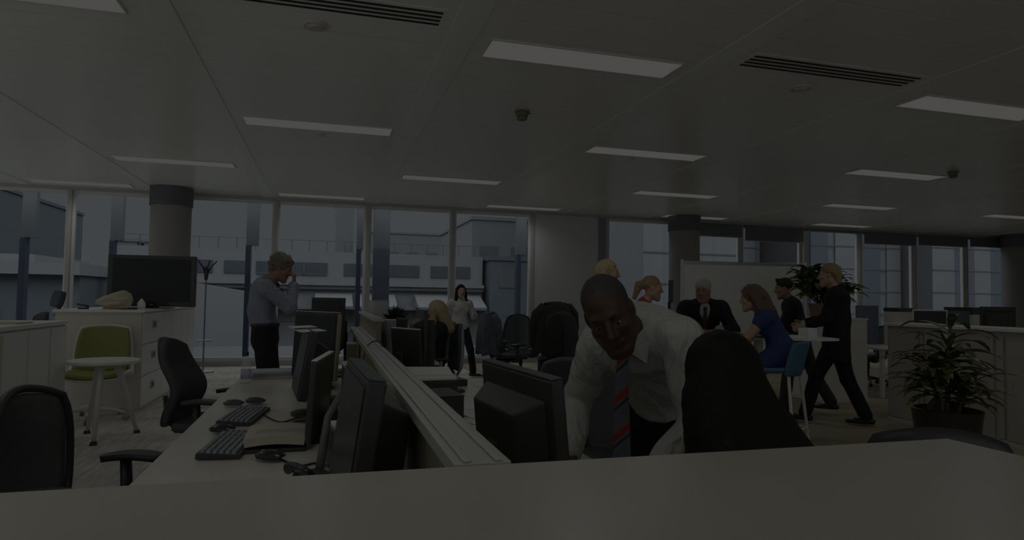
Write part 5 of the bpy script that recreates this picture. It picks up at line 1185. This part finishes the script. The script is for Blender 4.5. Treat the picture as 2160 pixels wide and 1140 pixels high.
# 1 the man leaning over the right desk
c = person('man in white shirt and striped tie bending over the right desk', (1.35, 2.4), 0, dict(
    pel=(1.40, 2.42, .95), neck=(1.075, 2.165, 1.285), mid=(1.27, 2.32, 1.12), head=(.925, 2.03, 1.335), hs=1.02, lid=.0075, hf=(-.38, -.80, -.46), hu=(-.30, .13, .92),
    sr=(-.58, .80, 0), hr=(-.6, .8, 0), shr=(1.025, 2.33, 1.205), shl=(1.205, 2.045, 1.25), wr=(.905, 2.33, .80), wl=(1.02, 1.90, .80), pr=(.3, .9, .1), pl=(.75, .1, 0),
    hdr=(-.55, -.55, -.45), pnr=(0, 0, -1), tr=(.6, -.6, 0), hdl=(-.75, -.1, -.45), pnl=(0, 0, -1), tl=(-.2, .9, 0), cl=.25, cr=.25,
    al=(1.52, 2.22, .09), ar=(1.35, 2.66, .09), kl=(-.7, -.6, 0), kr=(-.7, -.6, 0), fl=(-.8, -.6, 0), fr=(-.8, -.6, 0)), T_dark, 1.02, vx=.0045, cvx=.005, girth=1.04, world=True,
    wear=[shirt(W_shirt, .016, wob=(.0075, 30, 1.)), collar_wings(W_shirt, (1.0, 2.065, 1.215)), trousers(K_trs), shoes(M_shoe),
          tie(M_tie, [(1.0, 2.065, 1.215), (.99, 2.055, 1.17), (.99, 2.06, 1.1), (.993, 2.065, 1.02), (.997, 2.07, .94), (1.0, 2.075, .86), (1.0, 2.08, .80), (1.0, 2.08, .77)], .017, .036),
          hair(H_short, [((0, -.018, .040), (.0760, .0920, .0860)), ('sub', (0, .092, -.02), (.085, .075, .095))], 'cropped_hair', .004, (.001, 200, 1.))])
# 2 the seated woman with long black hair, seen from behind
c = person('woman with long straight black hair seated with her back to the camera', (1.22, 1.5), 0, dict(
    pel=(1.30, 1.50, .63), neck=(1.18, 1.64, 1.02), mid=(1.25, 1.56, .80), head=(1.15, 1.715, 1.165), hf=(-.1, .95, -.15), hu=(-.1, 0, 1), sr=(.85, .45, 0), hr=(.85, .45, 0),
    wl=(.88, 1.83, .80), wr=(1.03, 1.98, .80), pl=(-.6, -.3, -.6), pr=(.8, .3, -.5), hdl=(-.5, .6, -.2), hdr=(-.5, .6, -.2), pnl=(0, 0, -1), pnr=(0, 0, -1), tl=(1, 0, 0), tr=(-1, 0, 0),
    al=(1.0, 1.95, .09), ar=(1.2, 2.0, .09), kl=(-.3, .6, .8), kr=(-.3, .6, .8), fl=(-.4, .9, 0), fr=(-.4, .9, 0)), T_tan, .94, True, vx=.006, world=True,
    wear=[shirt(K_top, .012, wob=(.003, 26, 1.), name='blouse', tuck=-.05), trousers(K_trs), shoes(M_shoe),
          hair(H_black, [((-.006, -.018, .035), (.100, .108, .100)), ('w', (1.10, 1.65, 1.09), (1.06, 1.50, .80), .105, .125), ('w', (1.15, 1.70, 1.17), (1.13, 1.60, .98), .108, .112), ('w', (1.16, 1.66, 1.08), (1.19, 1.55, .93), .11, .12), ('w', (1.14, 1.62, 1.02), (1.20, 1.50, .86), .11, .125), ('w', (1.2, 1.6, 1.0), (1.30, 1.52, .84), .09, .10), ('sub', (0, .10, -.04), (.07, .07, .10))], 'long_hair', .005, (.0022, 140, 1.), smooth=2)])
# 3 man in blue grey shirt, hand at his mouth
c = person('standing man in blue grey shirt holding a hand to his mouth', (-.56, 6.9), .06, dict(
    pel=(0, -.01, 1.0), mid=(0, -.05, 1.22), neck=(0, -.02, 1.49), head=(0, .125, 1.645), hf=(.12, .85, -.33), hu=(0, .3, 1), wr=(.05, .245, 1.47), wl=(-.17, .0, .88), pr=(.5, .35, -1), pl=(-.2, -.6, -.3),
    hdr=(-.15, .05, 1), pnr=(-.3, -1, 0), tr=(-1, -.1, .3), cr=.85, al=(-.11, .06, .09), ar=(.11, -.06, .09)), T_red, 1.03, girth=1.04,
    wear=[shirt(B_shirt, .018, wob=(.007, 26, 2.)), trousers(K_trs, belt=M_black), shoes(M_shoe), chest_tie(M_tie2, .02, .12),
          hair(H_curl, [((0, -.022, .052), (.094, .108, .092)), ((0, -.05, -.0), (.082, .075, .08)), ('sub', (0, .105, -.05), (.10, .075, .10))], 'curly_hair', .004, (.016, 75, 1.), smooth=0)])
# 4 woman walking by the windows
c = person('dark haired woman in white blouse and black trousers walking by the windows', (2.25, 11.12), -1.42, dict(
    pel=(0, 0, .86), mid=(0, .0, 1.04), neck=(0, .01, 1.32), head=(0, .04, 1.485), hf=(.08, 1, .05), wl=(-.21, .20, 1.07), wr=(.19, -.08, .86), pl=(-.4, -.6, -.5), al=(-.23, .10, .09), ar=(.08, -.20, .13), fl=(-.8, .6, 0), cl=.9), T_fair, .93, True, vx=.0065,
    wear=[shirt(W_blouse, .014, name='blouse', tuck=-.04), trousers(K_trs, .010), shoes(M_shoe),
          hair(H_black, CAP+[((.07, -.01, .02), (.10, .01, -.17), .035, .03), ((-.07, -.01, .02), (-.105, .0, -.19), .035, .026), ((0, -.06, .0), (0, -.05, -.16), .07, .05)], 'shoulder_length_hair', .006)])
# 5 blonde woman at the far desk
c = person('seated woman in black with long blonde hair at the far right desk', (1.27, 7.7), PI-.1, dict(
    pel=(0, .0, .63), mid=(0, -.03, .83), neck=(0, -.06, 1.05), head=(0, .0, 1.215), hf=(.1, .95, -.12), wl=(-.12, .36, .77), wr=(.12, .36, .77), pl=(-.6, -.4, -.4), pr=(.6, -.4, -.4), pnl=(0, 0, -1), pnr=(0, 0, -1), tl=(1, .2, 0), tr=(-1, .2, 0),
    al=(-.12, .33, .09), ar=(.12, .33, .09), kl=(0, .4, 1), kr=(0, .4, 1)), T_fair, .95, True,
    wear=[shirt(K_top, .011, .55, False, 'black_top'), trousers(K_trs, .010), shoes(M_shoe),
          hair(H_blond, [((0, -.018, .04), (.092, .108, .096)), ((.03, -.04, .03), (.05, -.10, -.20), .085, .07), ((-.03, -.05, .0), (-.04, -.13, -.24), .085, .06), ((0, -.07, .0), (.0, -.15, -.25), .08, .06), ((-.08, .03, .02), (-.095, .04, -.18), .035, .03), ('sub', (0, .10, -.04), (.07, .07, .10))], 'long_hair')])
# 6, 7 two women standing behind the bending man
c = person('standing woman with straight blonde hair, her head just above the bending man', (2.53, 5.72), -.36, dict(
    pel=(0, 0, .96), neck=(0, .0, 1.46), head=(0, .06, 1.635), wl=(-.24, .05, .9), wr=(.24, .05, .9), al=(-.1, 0, .09), ar=(.1, 0, .09)), T_fair, 1.0, True, vx=.0065, cvx=.009,
    wear=[shirt(W_blouse, .012, name='blouse'), trousers(K_trs, .010), shoes(M_shoe),
          hair(H_blond, CAP+[((.06, -.04, .03), (.075, -.05, -.17), .045, .04), ((-.06, -.04, .03), (-.075, -.05, -.17), .045, .04), ((0, -.07, .02), (0, -.085, -.18), .07, .055)], 'straight_hair')])
c = person('woman in red top with dark blonde ponytail behind the bending man', (2.96, 5.70), -.30, dict(
    pel=(0, -.05, .86), neck=(0, .0, 1.335), head=(0, .085, 1.50), hf=(.1, 1, -.1), wl=(-.2, .28, .95), wr=(.2, .28, .95), al=(-.1, 0, .09), ar=(.1, 0, .09)), T_fair, .93, True, vx=.0065, cvx=.009,
    wear=[shirt(R_top, .013, name='red_top'), trousers(K_trs, .010), shoes(M_shoe),
          hair(H_pony, [((0, -.018, .042), (.080, .098, .086)), ('sub', (0, .082, -.04), (.085, .075, .09)), ((0, -.10, .03), (0, -.14, .01), .03, .04), ((0, -.14, .01), (0, -.17, -.12), .042, .025)], 'ponytail')])
# 8 grey haired man at the high table
c = person('grey haired man in dark suit and maroon tie sitting behind the high table', (4.2, 6.66), math.atan2(-.86, -.35), dict(
    pel=(0, .0, .90), mid=(0, .07, 1.10), neck=(0, .17, 1.345), head=(.02, .235, 1.495), hf=(.35, .85, -.12), wl=(-.10, .46, 1.065), wr=(.12, .46, 1.065), pl=(-.8, -.3, -.4), pr=(.8, -.3, -.4), pnl=(0, 0, -1), pnr=(0, 0, -1), tl=(1, .2, 0), tr=(-1, .2, 0), hdl=(.8, .5, -.1), hdr=(-.8, .5, -.1), cl=.4, cr=.4,
    al=(-.12, .24, .31), ar=(.12, .24, .31), kl=(0, .5, 1), kr=(0, .5, 1)), T_red, 1.0, girth=1.05,
    wear=[shirt(W_shirt, .012), collar_wings(W_shirt, lambda c: c['neck']+c['cf']*.10-c['sp']*.02, .06, .045), chest_tie(M_tie3), jacket_worn(N_suit, W_shirt), trousers(N_suit), shoes(M_shoe),
          hair(H_grey, [((0, -.02, .05), (.086, .102, .086)), ('sub', (0, .095, -.045), (.095, .075, .09))], 'short_hair', .005, (.004, 90, 2.))])
# 9 woman in blue dress on the stool
c = person('woman with long wavy brown hair in blue dress on the teal stool', (4.09, 5.15), 2.47, dict(
    pel=(0, -.03, .895), mid=(0, .04, 1.07), neck=(0, .155, 1.275), head=(0, .255, 1.415), hf=(-.1, 1, -.1), wl=(-.08, .50, 1.07), wr=(.12, .50, 1.07), pl=(-.6, .1, -.9), pr=(.6, .1, -.9), pnl=(0, 0, -1), pnr=(0, 0, -1), tl=(1, .2, 0), tr=(-1, .2, 0), cl=.4, cr=.4,
    al=(-.10, .27, .30), ar=(.10, .27, .30), kl=(0, .5, 1), kr=(0, .5, 1)), T_fair, .95, True,
    wear=[dress(BL_dress), shoes(M_shoe),
          hair(H_brown, [((0, -.022, .04), (.096, .112, .098)), ((0, -.07, .0), (0, -.20, -.30), .095, .06), ((.07, -.03, .0), (.08, -.12, -.26), .06, .045), ((-.07, -.03, .0), (-.09, -.12, -.26), .06, .045), ('sub', (0, .105, -.04), (.075, .07, .10))], 'wavy_hair', .005, (.012, 60, 1.))])
# 10 man in black shirt by the plant
c = person('dark haired man in black shirt leaning in between the table and the plant', (5.68, 6.88), 2.40, dict(
    pel=(0, -.06, .94), mid=(0, .0, 1.15), neck=(0, .05, 1.39), head=(0, .13, 1.555), hf=(-.15, 1, -.15), wl=(-.16, .34, 1.0), wr=(.18, .30, 1.0), al=(-.1, .12, .09), ar=(.1, -.42, .12), pl=(-.6, -.5, -.5)), T_tan, 1.0,
    wear=[shirt(C_shirt, .014), trousers(G_trs), shoes(M_shoe), hair(mat('dark_short_hair', (.016, .013, .012), .6, noise=.3), [((0, -.02, .05), (.084, .10, .086)), ('sub', (0, .095, -.045), (.095, .075, .088)), ((-.04, .06, .115), (.04, .06, .115), .022, .022)], 'short_hair', .005, (.003, 100, 2.))])
# 11 man walking in black suit
c = person('man with sandy hair in black suit striding past the high table', (5.63, 6.14), 2.36, dict(
    pel=(0, .0, .95), mid=(0, -.02, 1.19), neck=(0, .0, 1.525), head=(0, .075, 1.70), hf=(-.05, 1, -.06), wl=(-.12, .34, 1.10), wr=(.14, .36, 1.13), pl=(-.5, -.7, -.5), pr=(.5, -.7, -.5), al=(-.08, .33, .09), ar=(.09, -.30, .10), fl=(-.1, 1, .05), cl=.7, cr=.7), T_fair, 1.04,
    wear=[shirt(W_shirt, .010), jacket_worn(K_suit, W_shirt, .028, .20), trousers(K_suit, .016), shoes(M_shoe),
          hair(H_sand, [((0, -.025, .045), (.088, .104, .09)), ((0, -.07, .0), (0, -.085, -.07), .065, .045), ('sub', (0, .095, -.045), (.095, .075, .09))], 'collar_length_hair', .005, (.005, 70, 2.))])
